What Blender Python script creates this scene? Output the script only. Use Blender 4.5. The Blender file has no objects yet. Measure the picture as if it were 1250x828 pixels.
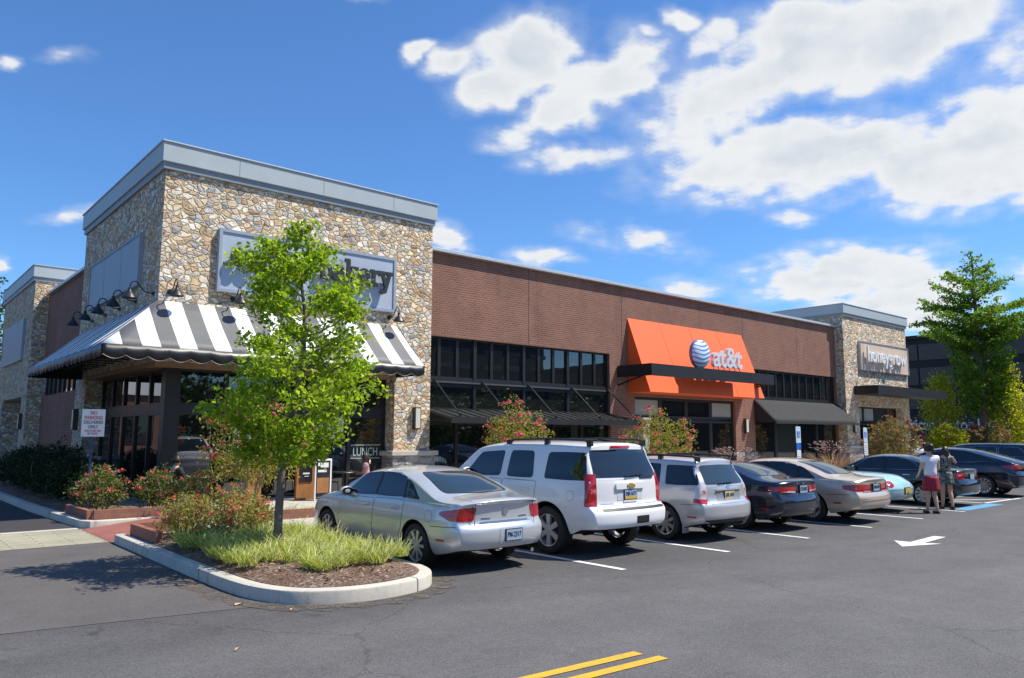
import bpy, bmesh, math, random
import numpy as np
from mathutils import Vector, Matrix
from mathutils.bvhtree import BVHTree
R_ = math.radians
SC = bpy.context.scene
COL = SC.collection
random.seed(7)
rng = np.random.default_rng(11)

# ------------------------------------------------------------------ camera
cam_d = bpy.data.cameras.new('camera')
cam = bpy.data.objects.new('camera', cam_d)
COL.objects.link(cam)
SC.camera = cam
cam_d.sensor_width = 36.0
cam_d.lens = 930.27 / 1250 * 36.0
cam_d.clip_start = 0.1
cam_d.clip_end = 3000
PITCH, ROLL, YAW = .1234, .0035, .7093
fwd = Vector((math.sin(YAW), math.cos(YAW), 0))
rgt = Vector((math.cos(YAW), -math.sin(YAW), 0))
fv = fwd * math.cos(PITCH) + Vector((0, 0, math.sin(PITCH)))
up = Vector((0, 0, math.cos(PITCH))) - fwd * math.sin(PITCH)
r2 = rgt * math.cos(ROLL) + up * math.sin(ROLL)
u2 = up * math.cos(ROLL) - rgt * math.sin(ROLL)
mw = Matrix((r2, u2, -fv)).transposed().to_4x4()
mw.translation = Vector((-5.2307, -19.2841, 1.859))
cam.matrix_world = mw

# ------------------------------------------------------------------ light
SUN = Vector((.50, -.38, 1.0)).normalized()
EL = math.asin(SUN.z)
AZ = math.atan2(SUN.x, SUN.y)
sun_d = bpy.data.lights.new('sun', 'SUN')
sun_d.energy = 4.5
sun_d.angle = R_(.5)
sun_d.color = (1.0, .935, .82)
sun = bpy.data.objects.new('sun', sun_d)
COL.objects.link(sun)
sun.rotation_euler = (-SUN).to_track_quat('-Z', 'Y').to_euler()
SC.view_settings.view_transform = 'Standard'
SC.view_settings.look = 'None'
SC.view_settings.exposure = 0.60
SC.view_settings.gamma = 1.0
SC.view_settings.use_curve_mapping = False

# ------------------------------------------------------------------ node helpers
class NT:
    def __init__(s, tree):
        s.t = tree
        tree.nodes.clear()
    def n(s, typ, ins=None, **kw):
        nd = s.t.nodes.new(typ)
        for k, v in kw.items():
            setattr(nd, k, v)
        for k, v in (ins or {}).items():
            s.put(nd.inputs[k], v)
        return nd
    def put(s, sock, v):
        if isinstance(v, bpy.types.Node):
            s.t.links.new(v.outputs[0], sock)
        elif isinstance(v, bpy.types.NodeSocket):
            s.t.links.new(v, sock)
        else:
            if isinstance(v, (tuple, list)) and sock.type == 'RGBA' and len(v) == 3:
                v = (*v, 1)
            sock.default_value = v
    def math(s, op, a, b=0.0, c=None, clamp=False):
        nd = s.n('ShaderNodeMath', {0: a, 1: b}, operation=op, use_clamp=clamp)
        if c is not None:
            s.put(nd.inputs[2], c)
        return nd
    def vec(s, op, a, b=(0, 0, 0)):
        return s.n('ShaderNodeVectorMath', {0: a, 1: b}, operation=op)
    def ramp(s, f, stops, interp='LINEAR'):
        nd = s.n('ShaderNodeValToRGB', {0: f})
        cr = nd.color_ramp
        cr.interpolation = interp
        while len(cr.elements) < len(stops):
            cr.elements.new(.5)
        for e, (p, c) in zip(cr.elements, stops):
            e.position = p
            e.color = (*c, 1) if len(c) == 3 else c
        return nd
    def mix(s, f, a, b, mode='MIX'):
        nd = s.n('ShaderNodeMix', data_type='RGBA', blend_type=mode)
        s.put(nd.inputs[0], f)
        s.put(nd.inputs[6], a)
        s.put(nd.inputs[7], b)
        return nd.outputs[2]
    def noise(s, vec, scale, detail=4, rough=.5, dim='3D'):
        return s.n('ShaderNodeTexNoise', {'Vector': vec, 'Scale': scale, 'Detail': detail, 'Roughness': rough}, noise_dimensions=dim)

# ------------------------------------------------------------------ sky with clouds
wd = bpy.data.worlds.new('World')
SC.world = wd
wd.use_nodes = True
W = NT(wd.node_tree)
sky = W.n('ShaderNodeTexSky', sky_type='NISHITA', sun_disc=False, sun_elevation=EL, sun_rotation=AZ,
          altitude=50.0, air_density=1.0, dust_density=.35, ozone_density=2.5)
tc = W.n('ShaderNodeTexCoord')
gen = tc.outputs['Generated']
sep = W.n('ShaderNodeSeparateXYZ', {0: gen})
DZ = .22
den = W.math('ADD', W.math('MAXIMUM', sep.outputs[2], 0.0), DZ)
P = W.n('ShaderNodeCombineXYZ', {0: W.math('DIVIDE', sep.outputs[0], den), 1: W.math('DIVIDE', sep.outputs[1], den), 2: 0.0})

def px_dir(u, v):
    d = fv + r2 * ((u - 625) / 930.27) - u2 * ((v - 414) / 930.27)
    return d.normalized()
def px_plane(u, v):
    d = px_dir(u, v)
    k = max(d.z, 0) + DZ
    return np.array([d.x / k, d.y / k])
# cumulus groups: (direction of the middle of each puff, half sizes, tilt, weight); the layer drifts over the lot from the west
PUFFS = [(512, 66, 26, 12, -25, .75), (556, 76, 42, 24, -15, .7), (640, 66, 70, 50, -20, 1), (612, 100, 70, 32, -15, 1), (742, 92, 84, 46, -20, 1),
         (690, 128, 70, 40, -30, 1), (628, 164, 54, 24, -10, .9), (700, 190, 76, 22, -5, .85),
         (985, 72, 190, 70, -22, 1.05), (890, 128, 130, 52, -25, 1.05), (1110, 40, 130, 62, -12, 1.05), (1030, 24, 130, 42, 0, 1),
         (960, 196, 170, 52, -8, 1.1), (1150, 216, 170, 52, 0, 1.1), (1235, 170, 130, 70, 0, 1.05), (1245, 60, 70, 60, 0, .75),
         (870, 40, 40, 24, -30, .8), (830, 22, 26, 16, 20, .75), (795, 36, 20, 12, 0, .6),
         (1030, 338, 130, 34, -3, 1.05), (1090, 372, 110, 38, 0, 1.0), (968, 268, 40, 14, 10, .7), (842, 350, 44, 14, 0, .8),
         (552, 292, 34, 18, 25, .95), (664, 316, 44, 14, 0, .85), (780, 296, 90, 24, 10, .68), (80, 60, 44, 13, 0, .62), (4, 68, 18, 12, 0, .8),
         (95, 258, 60, 14, -10, .52), (1330, 330, 120, 30, 0, .9), (0, 322, 16, 14, 0, .7), (440, 2, 40, 10, 0, .5),
         (1420, 120, 160, 80, 0, 1), (1500, 300, 150, 50, 0, 1)]
warp = W.noise(P, 2.6, 5, .6)
wv = W.vec('MULTIPLY_ADD', W.vec('SUBTRACT', warp.outputs['Color'], (.5, .5, .5)), (.16, .16, 0))
W.put(wv.inputs[2], P)
field = None
def add_blob(pc, U, sg, wt):
    global field
    m = W.n('ShaderNodeMapping', vector_type='TEXTURE')
    m.inputs['Location'].default_value = (pc[0], pc[1], 0)
    m.inputs['Rotation'].default_value = (0, 0, math.atan2(U[1, 0], U[0, 0]))
    m.inputs['Scale'].default_value = (sg[0], sg[1], 1)
    W.put(m.inputs['Vector'], wv)
    ln = W.n('ShaderNodeVectorMath', {0: m}, operation='DOT_PRODUCT')
    W.put(ln.inputs[1], m)
    e = W.math('MULTIPLY', W.math('POWER', 2.718, W.math('MULTIPLY', ln.outputs['Value'], -.8)), wt)
    field = e if field is None else W.math('SMOOTH_MAX', field, e, .12)
for (u, v, rx, ry, ang, wt) in PUFFS:
    pc = px_plane(u, v)
    J = np.stack([(px_plane(u + 2, v) - px_plane(u - 2, v)) / 4, (px_plane(u, v + 2) - px_plane(u, v - 2)) / 4], 1)
    a = R_(ang)
    M = J @ np.array([[math.cos(a), -math.sin(a)], [math.sin(a), math.cos(a)]]) @ np.diag([rx, ry])
    U, sg, _ = np.linalg.svd(M)
    if np.linalg.det(U) < 0:
        U[:, 1] *= -1
    add_blob(pc, U, sg, wt)
# the rest of the sky, behind and above the lot
for (x, y, s, wt) in [(-2.6, -1.8, .8, .9), (-.6, -2.6, .9, 1.0), (1.4, -2.4, .7, .9), (2.4, -.9, .6, .8), (-2.2, .4, .6, .6), (-1.0, -1.1, .35, .7), (.5, -1.2, .3, .8)]:
    add_blob(np.array([x, y]), np.eye(2), (s, s * .55), wt)
fb = W.noise(P, 4.2, 8, .6)
fb2 = W.noise(P, 17.0, 6, .62)
b1 = W.n('ShaderNodeTexVoronoi', {'Vector': wv, 'Scale': 7.0, 'Smoothness': .55}, feature='SMOOTH_F1', voronoi_dimensions='2D')
b2 = W.n('ShaderNodeTexVoronoi', {'Vector': wv, 'Scale': 17.0, 'Smoothness': .45}, feature='SMOOTH_F1', voronoi_dimensions='2D')
bill = W.math('ADD', W.math('MULTIPLY', W.math('SUBTRACT', .40, b1.outputs['Distance']), .42), W.math('MULTIPLY', W.math('SUBTRACT', .40, b2.outputs['Distance']), .26))
nsum = W.math('ADD', bill, W.math('ADD', W.math('MULTIPLY', W.math('SUBTRACT', fb, .5), 1.0), W.math('MULTIPLY', W.math('SUBTRACT', fb2, .5), .55)))
gate = W.math('MINIMUM', W.math('MULTIPLY', field, 1.7), 1.0)
densf = W.math('ADD', field, W.math('MULTIPLY', W.math('ADD', nsum, .06), gate))
mcrisp = W.n('ShaderNodeMapRange', {0: densf, 1: .38, 2: .84}, interpolation_type='SMOOTHSTEP')
mwisp = W.n('ShaderNodeMapRange', {0: densf, 1: .22, 2: .75, 3: 0.0, 4: .40}, interpolation_type='SMOOTHSTEP')
mask = W.math('MAXIMUM', mcrisp, mwisp)
core = W.n('ShaderNodeMapRange', {0: densf, 1: .66, 2: 1.25}, interpolation_type='SMOOTHSTEP')
shade_n = W.noise(W.vec('ADD', P, (3.1, 1.7, 0)), 4.0, 3, .5)
coreS = W.math('MULTIPLY', core, W.math('ADD', W.n('ShaderNodeMapRange', {0: shade_n, 1: .38, 2: .64, 3: 0.0, 4: .75}), W.math('MULTIPLY', W.math('ADD', b1.outputs['Distance'], b2.outputs['Distance']), .45)), clamp=True)
ccol = W.mix(coreS, (6.75, 6.85, 6.9), (4.85, 5.3, 5.75))
hs = W.mix(1.0, sky, (.62, .97, 1.34), 'MULTIPLY')
skyc = W.mix(W.math('MULTIPLY', mask, .97), hs, ccol)
bg = W.n('ShaderNodeBackground', {0: skyc, 1: .088})
W.n('ShaderNodeOutputWorld', {0: bg})

# ------------------------------------------------------------------ object helpers
def tag(o, label=None, cat=None, group=None, kind=None):
    if label: o['label'] = label
    if cat: o['category'] = cat
    if group: o['group'] = group
    if kind: o['kind'] = kind
    return o
def thing(name, label, cat, loc=(0, 0, 0), rz=0.0, group=None):
    o = bpy.data.objects.new(name, None)
    COL.objects.link(o)
    o.location = loc
    o.rotation_euler = (0, 0, rz)
    o.empty_display_size = .2
    return tag(o, label, cat, group)
def link_mesh(name, me, mats, parent=None, inv=False):
    o = bpy.data.objects.new(name, me)
    COL.objects.link(o)
    for m in (mats if isinstance(mats, (list, tuple)) else [mats]):
        me.materials.append(m)
    if parent is not None:
        o.parent = parent
        if inv:
            o.matrix_parent_inverse = Matrix.Translation(-Vector(parent.location))
    return o
def copy_tree(o, parent=None):
    c = o.copy()
    COL.objects.link(c)
    if parent is not None:
        c.parent = parent
    for ch in list(o.children):
        copy_tree(ch, c)
    return c

class MB:
    def __init__(s):
        s.v = []; s.f = []; s.m = []
    def add(s, vs, fs, mi=0):
        o = len(s.v)
        s.v.extend([tuple(p) for p in vs])
        for f in fs:
            s.f.append([i + o for i in f]); s.m.append(mi)
        return s
    def box(s, x0, x1, y0, y1, z0, z1, mi=0, bev=0.0):
        if x0 > x1: x0, x1 = x1, x0
        if y0 > y1: y0, y1 = y1, y0
        if z0 > z1: z0, z1 = z1, z0
        vs = [(x, y, z) for z in (z0, z1) for y in (y0, y1) for x in (x0, x1)]
        return s.add(vs, [(0, 2, 3, 1), (4, 5, 7, 6), (0, 1, 5, 4), (2, 6, 7, 3), (0, 4, 6, 2), (1, 3, 7, 5)], mi)
    def obox(s, c, ax, ay, az, hx, hy, hz, mi=0):
        c, ax, ay, az = Vector(c), Vector(ax), Vector(ay), Vector(az)
        vs = [c + ax * (hx * i) + ay * (hy * j) + az * (hz * k) for k in (-1, 1) for j in (-1, 1) for i in (-1, 1)]
        return s.add(vs, [(0, 2, 3, 1), (4, 5, 7, 6), (0, 1, 5, 4), (2, 6, 7, 3), (0, 4, 6, 2), (1, 3, 7, 5)], mi)
    def bar(s, a, b, w, h=None, mi=0):
        a, b = Vector(a), Vector(b)
        d = (b - a); L = d.length; d.normalize()
        u = d.cross(Vector((0, 0, 1)))
        if u.length < 1e-4: u = Vector((1, 0, 0))
        u.normalize(); v = u.cross(d)
        return s.obox((a + b) / 2, d, u, v, L / 2, w / 2, (h or w) / 2, mi)
    def tube(s, pts, r, n=8, mi=0, cap=True):
        pts = [Vector(p) for p in pts]
        rs = r if isinstance(r, (list, tuple)) else [r] * len(pts)
        vs = []; prev = None
        for i, p in enumerate(pts):
            d = (pts[min(i + 1, len(pts) - 1)] - pts[max(i - 1, 0)]).normalized()
            if prev is None:
                a = d.cross(Vector((0, 0, 1)) if abs(d.z) < .9 else Vector((1, 0, 0))).normalized()
            else:
                a = (prev - d * prev.dot(d)).normalized()
            prev = a; b = d.cross(a)
            for k in range(n):
                t = 2 * math.pi * k / n
                vs.append(p + (a * math.cos(t) + b * math.sin(t)) * rs[i])
        fs = []
        for i in range(len(pts) - 1):
            for k in range(n):
                k2 = (k + 1) % n
                fs.append((i * n + k, i * n + k2, (i + 1) * n + k2, (i + 1) * n + k))
        if cap:
            fs.append(tuple(reversed(range(n)))); fs.append(tuple((len(pts) - 1) * n + k for k in range(n)))
        return s.add(vs, fs, mi)
    def lathe(s, prof, n=24, c=(0, 0, 0), axis='z', mi=0, sx=1, sy=1, closed=False):
        vs = []
        for (r, h) in prof:
            for k in range(n):
                t = 2 * math.pi * k / n
                a, b = r * math.cos(t) * sx, r * math.sin(t) * sy
                p = (a, b, h) if axis == 'z' else ((h, a, b) if axis == 'x' else (b, h, a))
                vs.append((p[0] + c[0], p[1] + c[1], p[2] + c[2]))
        fs = []
        m = len(prof)
        for i in range(m if closed else m - 1):
            for k in range(n):
                k2 = (k + 1) % n; j = (i + 1) % m
                fs.append((i * n + k, i * n + k2, j * n + k2, j * n + k))
        return s.add(vs, fs, mi)
    def poly_prism(s, poly, z0, z1, mi=0, top_only=False):
        n = len(poly)
        vs = [(p[0], p[1], z0) for p in poly] + [(p[0], p[1], z1) for p in poly]
        fs = [tuple(range(n, 2 * n))]
        if not top_only:
            fs.append(tuple(reversed(range(n))))
            for i in range(n):
                j = (i + 1) % n
                fs.append((i, j, n + j, n + i))
        return s.add(vs, fs, mi)
    def xform(s, M):
        s.v = [tuple(M @ Vector(p)) for p in s.v]
        return s
    def build(s, name, mats, parent=None, inv=False, smooth=None, bevel=0.0, merge=False):
        me = bpy.data.meshes.new(name)
        me.from_pydata(s.v, [], s.f)
        me.polygons.foreach_set('material_index', s.m)
        bm = bmesh.new(); bm.from_mesh(me)
        if merge: bmesh.ops.remove_doubles(bm, verts=bm.verts, dist=1e-4)
        bmesh.ops.recalc_face_normals(bm, faces=bm.faces)
        if bevel:
            bmesh.ops.bevel(bm, geom=[e for e in bm.edges if e.is_manifold and e.calc_face_angle(0) > .6], offset=bevel, segments=2, profile=.6, affect='EDGES')
        bm.to_mesh(me); bm.free()
        if smooth is not None:
            me.polygons.foreach_set('use_smooth', [True] * len(me.polygons))
            me.set_sharp_from_angle(angle=R_(smooth))
        me.update()
        return link_mesh(name, me, mats, parent, inv)

def struct(o):
    o['kind'] = 'structure'
    return o

def text_mb(body, w=None, h=None, ext=.02, bold=0.0, shear=0.0, spacing=1.0):
    """lettering as a mesh: x to the right, y up, z out; centred; scaled to width w and/or height h"""
    cu = bpy.data.curves.new('lettering', 'FONT')
    cu.body = body
    cu.offset = bold
    cu.extrude = .05
    cu.shear = shear
    cu.space_character = spacing
    cu.resolution_u = 4
    cu.align_x = 'CENTER'
    o = bpy.data.objects.new('lettering', cu)
    COL.objects.link(o)
    dg = bpy.context.evaluated_depsgraph_get()
    me = bpy.data.meshes.new_from_object(o.evaluated_get(dg))
    bpy.data.objects.remove(o); bpy.data.curves.remove(cu)
    v = np.array([tuple(p.co) for p in me.vertices])
    lo, hi = v.min(0), v.max(0)
    sx = (w / (hi[0] - lo[0])) if w else None
    sy = (h / (hi[1] - lo[1])) if h else sx
    sx = sx or sy
    v = (v - (lo + hi) / 2) * np.array([sx, sy, ext / .1])
    mb = MB()
    mb.add(v.tolist(), [list(p.vertices) for p in me.polygons])
    bpy.data.meshes.remove(me)
    return mb
FRONT = Matrix(((1, 0, 0, 0), (0, 0, -1, 0), (0, 1, 0, 0), (0, 0, 0, 1)))      # facing -Y
LEFT = Matrix(((0, 0, -1, 0), (-1, 0, 0, 0), (0, 1, 0, 0), (0, 0, 0, 1)))      # facing -X
def at(M, x, y, z):
    return Matrix.Translation((x, y, z)) @ M

# ------------------------------------------------------------------ materials
MATS = {}
def mat(name, fn):
    m = bpy.data.materials.new(name)
    m.use_nodes = True
    fn(NT(m.node_tree))
    MATS[name] = m
    return m
def bsdf(t, **k):
    ins = {}
    mp = dict(col='Base Color', rough='Roughness', metal='Metallic', coat='Coat Weight', crough='Coat Roughness', nrm='Normal', spec='Specular IOR Level', ior='IOR', alpha='Alpha', tr='Transmission Weight', sub='Subsurface Weight')
    for a, b in k.items():
        ins[mp[a]] = b
    b = t.n('ShaderNodeBsdfPrincipled', ins)
    t.n('ShaderNodeOutputMaterial', {0: b})
    return b
def plain(name, col, rough=.5, metal=0.0, coat=0.0, var=.12, vscale=6.0, bump=0.0, bscale=40.0, spec=.5):
    def fn(t):
        c = t.n('ShaderNodeTexCoord').outputs['Object']
        nz = t.noise(c, vscale, 5, .6)
        f = t.n('ShaderNodeMapRange', {0: nz, 1: .25, 2: .75, 3: 1 - var, 4: 1 + var})
        cc = t.mix(1.0, col, t.n('ShaderNodeCombineColor', {0: f, 1: f, 2: f}), 'MULTIPLY')
        k = dict(col=cc, rough=t.n('ShaderNodeMapRange', {0: nz, 1: .2, 2: .8, 3: max(rough - .06, 0), 4: min(rough + .06, 1)}), metal=metal, coat=coat, crough=.04, spec=spec)
        if bump:
            b = t.n('ShaderNodeBump', {'Strength': bump, 'Distance': .01, 'Height': t.noise(c, bscale, 5, .6)})
            k['nrm'] = b
        bsdf(t, **k)
    return mat(name, fn)

def m_stone(name, grey=False):
    def fn(t):
        co = t.n('ShaderNodeTexCoord').outputs['Object']
        w = t.noise(co, 2.6, 2, .5)
        w2 = t.noise(co, 9.0, 4, .65)
        c = t.vec('MULTIPLY_ADD', t.vec('SUBTRACT', w.outputs['Color'], (.5, .5, .5)), (.22, .22, .22))
        t.put(c.inputs[2], co)
        c2 = t.vec('MULTIPLY_ADD', t.vec('SUBTRACT', w2.outputs['Color'], (.5, .5, .5)), (.085, .085, .085))
        t.put(c2.inputs[2], c)
        sc = t.vec('MULTIPLY', c2, (5.5, 5.5, 8.2) if not grey else (2.2, 2.2, 5.0))
        v1 = t.n('ShaderNodeTexVoronoi', {'Vector': sc, 'Scale': 1.0, 'Randomness': 1.0}, feature='F1', distance='CHEBYCHEV' if grey else 'EUCLIDEAN')
        ve = t.n('ShaderNodeTexVoronoi', {'Vector': sc, 'Scale': 1.0, 'Randomness': 1.0}, feature='DISTANCE_TO_EDGE')
        r = t.n('ShaderNodeSeparateColor', {0: v1.outputs['Color']})
        if grey:
            base = t.ramp(r.outputs[0], [(0, (.17, .17, .175)), (.4, (.28, .275, .27)), (.7, (.38, .36, .33)), (1, (.21, .20, .21))])
        else:
            base = t.ramp(r.outputs[0], [(0, (.50, .37, .215)), (.12, (.66, .51, .33)), (.25, (.70, .60, .45)), (.38, (.47, .445, .41)), (.46, (.74, .66, .54)),
                                         (.58, (.60, .40, .24)), (.67, (.45, .43, .40)), (.72, (.68, .53, .34)), (.82, (.67, .58, .46)), (.91, (.46, .29, .18)), (.955, (.26, .25, .245)), (.98, (.66, .59, .49))], 'CONSTANT')
        n2 = t.noise(co, 16, 6, .7)
        f = t.n('ShaderNodeMapRange', {0: n2, 1: .25, 2: .75, 3: .78, 4: 1.42})
        b2 = t.mix(1.0, base, t.n('ShaderNodeCombineColor', {0: f, 1: f, 2: f}), 'MULTIPLY')
        g = t.n('ShaderNodeMapRange', {0: ve.outputs['Distance'], 1: .0, 2: .16}, interpolation_type='SMOOTHSTEP')
        gm = t.n('ShaderNodeMapRange', {0: ve.outputs['Distance'], 1: .008, 2: .04})
        col = t.mix(gm, (.52, .41, .27) if not grey else (.24, .23, .22), b2)
        # each stone face is tilted a little, so that raking sun lights them differently
        cen = t.vec('SUBTRACT', sc, v1.outputs['Position'])
        tilt = t.n('ShaderNodeVectorMath', {0: cen}, operation='DOT_PRODUCT')
        t.put(tilt.inputs[1], t.vec('SUBTRACT', v1.outputs['Color'], (.5, .5, .5)))
        hgt = t.math('ADD', t.math('ADD', g, t.math('MULTIPLY', n2, .5)), t.math('ADD', t.math('MULTIPLY', r.outputs[1], .5), t.math('MULTIPLY', tilt.outputs['Value'], 1.6)))
        bp = t.n('ShaderNodeBump', {'Strength': 1.0, 'Distance': .042, 'Height': hgt})
        bsdf(t, col=col, rough=.88, nrm=bp)
    return mat(name, fn)
STONE = m_stone('field_stone')
GSTONE = m_stone('grey_stone', True)

def m_brick(name, axes, c1, c2, mortar, sc=1.0, bw=.215, rh=.075, ms=.010):
    def fn(t):
        co = t.n('ShaderNodeTexCoord').outputs['Object']
        sp = t.n('ShaderNodeSeparateXYZ', {0: co})
        v = t.n('ShaderNodeCombineXYZ', {0: sp.outputs[axes[0]], 1: sp.outputs[axes[1]], 2: 0.0})
        b = t.n('ShaderNodeTexBrick', {'Vector': v, 'Color1': c1, 'Color2': c2, 'Mortar': mortar, 'Scale': 1.0, 'Mortar Size': ms, 'Mortar Smooth': .2, 'Bias': 0.0, 'Brick Width': bw, 'Row Height': rh}, offset=.5)
        nz = t.noise(co, .9, 5, .6)
        n3 = t.noise(co, 30, 4, .6)
        stk = t.noise(t.vec('MULTIPLY', co, (3.2, 3.2, .22)), 1.0, 5, .65)
        f = t.math('ADD', t.n('ShaderNodeMapRange', {0: nz, 1: .3, 2: .7, 3: .84, 4: 1.14}), t.math('MULTIPLY', t.math('SUBTRACT', n3, .5), .35))
        f = t.math('MULTIPLY', f, t.n('ShaderNodeMapRange', {0: stk, 1: .55, 2: .72, 3: 1.0, 4: .80}))
        col = t.mix(1.0, b.outputs['Color'], t.n('ShaderNodeCombineColor', {0: f, 1: f, 2: f}), 'MULTIPLY')
        h = t.math('ADD', t.math('SUBTRACT', 1.0, b.outputs['Fac']), t.math('MULTIPLY', n3, .3))
        bp = t.n('ShaderNodeBump', {'Strength': .4, 'Distance': .010, 'Height': h})
        bsdf(t, col=col, rough=.85, nrm=bp)
    return mat(name, fn)
BR1, BR2, BRM = (.25, .094, .057), (.18, .070, .046), (.27, .19, .145)
BRICK = m_brick('brick_front', (0, 2), BR1, BR2, BRM)
BRICKX = m_brick('brick_side', (1, 2), BR1, BR2, BRM)
EDGEBRICK = m_brick('planter_brick', (0, 2), (.30, .115, .07), (.22, .085, .055), (.16, .12, .10), bw=.11, rh=.25, ms=.008)
REDPAVE = m_brick('red_ramp_paver', (0, 1), (.30, .10, .08), (.25, .085, .07), (.2, .1, .08), bw=.21, rh=.105, ms=.006)
PAVER = m_brick('tan_crosswalk_paver', (0, 1), (.36, .335, .235), (.30, .28, .20), (.19, .175, .13), bw=.9, rh=.16, ms=.016)

def m_asphalt(t):
    co = t.n('ShaderNodeTexCoord').outputs['Object']
    big = t.noise(co, .16, 4, .55)
    mid = t.noise(co, 1.3, 6, .65)
    fine = t.noise(co, 46, 3, .7)
    vo = t.n('ShaderNodeTexVoronoi', {'Vector': co, 'Scale': 75.0}, feature='F1')
    sp = t.n('ShaderNodeSeparateXYZ', {0: co})
    # worn lane along the cars is paler than the stalls
    lane = t.n('ShaderNodeMapRange', {0: t.math('ADD', sp.outputs[1], t.math('MULTIPLY', t.math('SUBTRACT', mid, .5), .5)), 1: -12.9, 2: -11.7, 3: 1.0, 4: .84})
    base = t.ramp(big, [(.3, (.092, .089, .091)), (.7, (.114, .110, .110))])
    f = t.math('ADD', t.n('ShaderNodeMapRange', {0: mid, 1: .25, 2: .75, 3: .86, 4: 1.13}), t.math('MULTIPLY', t.math('SUBTRACT', fine, .5), 1.5))
    f = t.math('ADD', f, t.math('MULTIPLY', t.math('SUBTRACT', .35, vo.outputs['Distance']), .25))
    f = t.math('MULTIPLY', f, lane)
    # two paving passes meet along the lane
    sl = t.math('ADD', t.math('ADD', t.math('MULTIPLY', sp.outputs[0], .377), t.math('MULTIPLY', sp.outputs[1], .926)), t.math('ADD', 11.45, t.math('MULTIPLY', t.math('SUBTRACT', mid, .5), .25)))
    f = t.math('MULTIPLY', f, t.n('ShaderNodeMapRange', {0: sl, 1: -.12, 2: .06, 3: 1.06, 4: .96}))
    m8 = t.noise(co, 7, 4, .7)
    f = t.math('MULTIPLY', f, t.n('ShaderNodeMapRange', {0: m8, 1: .28, 2: .72, 3: .90, 4: 1.10}))
    coarse = t.noise(co, 19, 2, .6)
    f = t.math('ADD', f, t.math('MULTIPLY', t.math('SUBTRACT', coarse, .5), .5))
    patch = t.noise(t.vec('MULTIPLY', co, (.35, 1.1, 1)), .9, 5, .6)
    f = t.math('MULTIPLY', f, t.n('ShaderNodeMapRange', {0: patch, 1: .35, 2: .68, 3: 1.05, 4: .90}))
    # oil drips in the stalls
    st = t.noise(t.vec('MULTIPLY', co, (1, .6, 1)), 2.3, 3, .5)
    oil = t.n('ShaderNodeMapRange', {0: st, 1: .63, 2: .72, 3: 1.0, 4: .60})
    install = t.n('ShaderNodeMapRange', {0: sp.outputs[1], 1: -12.4, 2: -11.6, 3: 0.0, 4: 1.0})
    f = t.math('MULTIPLY', f, t.n('ShaderNodeMix', {0: install, 2: 1.0, 3: oil}))
    # hairline cracks sealed and unsealed
    cr = t.n('ShaderNodeTexVoronoi', {'Vector': t.vec('ADD', t.vec('MULTIPLY', co, (.22, .22, 0)), t.vec('MULTIPLY', mid.outputs['Color'], (.12, .12, 0))), 'Scale': 1.0}, feature='DISTANCE_TO_EDGE')
    crk = t.n('ShaderNodeMapRange', {0: cr.outputs['Distance'], 1: .0012, 2: .0035, 3: .72, 4: 1.0})
    f = t.math('MULTIPLY', f, crk)
    col = t.mix(1.0, base, t.n('ShaderNodeCombineColor', {0: f, 1: f, 2: f}), 'MULTIPLY')
    # specks of pale aggregate
    spk = t.math('GREATER_THAN', t.noise(co, 120, 1, .5), .72)
    col = t.mix(t.math('MULTIPLY', spk, .5), col, (.3, .29, .28))
    bp = t.n('ShaderNodeBump', {'Strength': .55, 'Distance': .006, 'Height': t.math('ADD', fine, t.math('MULTIPLY', vo.outputs['Distance'], .8))})
    bsdf(t, col=col, rough=.82, nrm=bp, spec=.35)
ASPHALT = mat('asphalt', m_asphalt)
def m_asphalt2(t):
    co = t.n('ShaderNodeTexCoord').outputs['Object']
    mid = t.noise(co, 1.1, 6, .65)
    fine = t.noise(co, 46, 3, .7)
    f = t.math('ADD', t.n('ShaderNodeMapRange', {0: mid, 1: .25, 2: .75, 3: .82, 4: 1.15}), t.math('MULTIPLY', t.math('SUBTRACT', fine, .5), 1.3))
    col = t.mix(1.0, (.098, .091, .088), t.n('ShaderNodeCombineColor', {0: f, 1: f, 2: f}), 'MULTIPLY')
    spk = t.math('GREATER_THAN', t.noise(co, 120, 1, .5), .73)
    col = t.mix(t.math('MULTIPLY', spk, .4), col, (.3, .29, .28))
    bsdf(t, col=col, rough=.85, spec=.3, nrm=t.n('ShaderNodeBump', {'Strength': .5, 'Distance': .006, 'Height': fine}))
ASPHALT2 = mat('driveway_asphalt', m_asphalt2)

def m_concrete(name, c, stain=.5, joint=None):
    def fn(t):
        co = t.n('ShaderNodeTexCoord').outputs['Object']
        a = t.noise(co, 1.7, 6, .65); b = t.noise(co, 22, 4, .6); d = t.noise(t.vec('MULTIPLY', co, (1, 1, .3)), 5, 6, .7)
        f = t.math('ADD', t.n('ShaderNodeMapRange', {0: a, 1: .25, 2: .75, 3: .86, 4: 1.1}), t.math('MULTIPLY', t.math('SUBTRACT', b, .5), .3))
        f = t.math('MULTIPLY', f, t.n('ShaderNodeMapRange', {0: d, 1: .56, 2: .74, 3: 1.0, 4: 1 - stain}))
        col = t.mix(1.0, c, t.n('ShaderNodeCombineColor', {0: f, 1: f, 2: f}), 'MULTIPLY')
        if joint:
            sp = t.n('ShaderNodeSeparateXYZ', {0: co})
            for ax in (0, 1):
                m = t.math('PINGPONG', sp.outputs[ax], joint / 2)
                col = t.mix(t.math('LESS_THAN', m, .012), col, (.12, .115, .105))
        bsdf(t, col=col, rough=.9, spec=.3, nrm=t.n('ShaderNodeBump', {'Strength': .4, 'Distance': .005, 'Height': b}))
    return mat(name, fn)
CONC = m_concrete('kerb_concrete', (.50, .465, .40), .55, 3.05)
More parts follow.
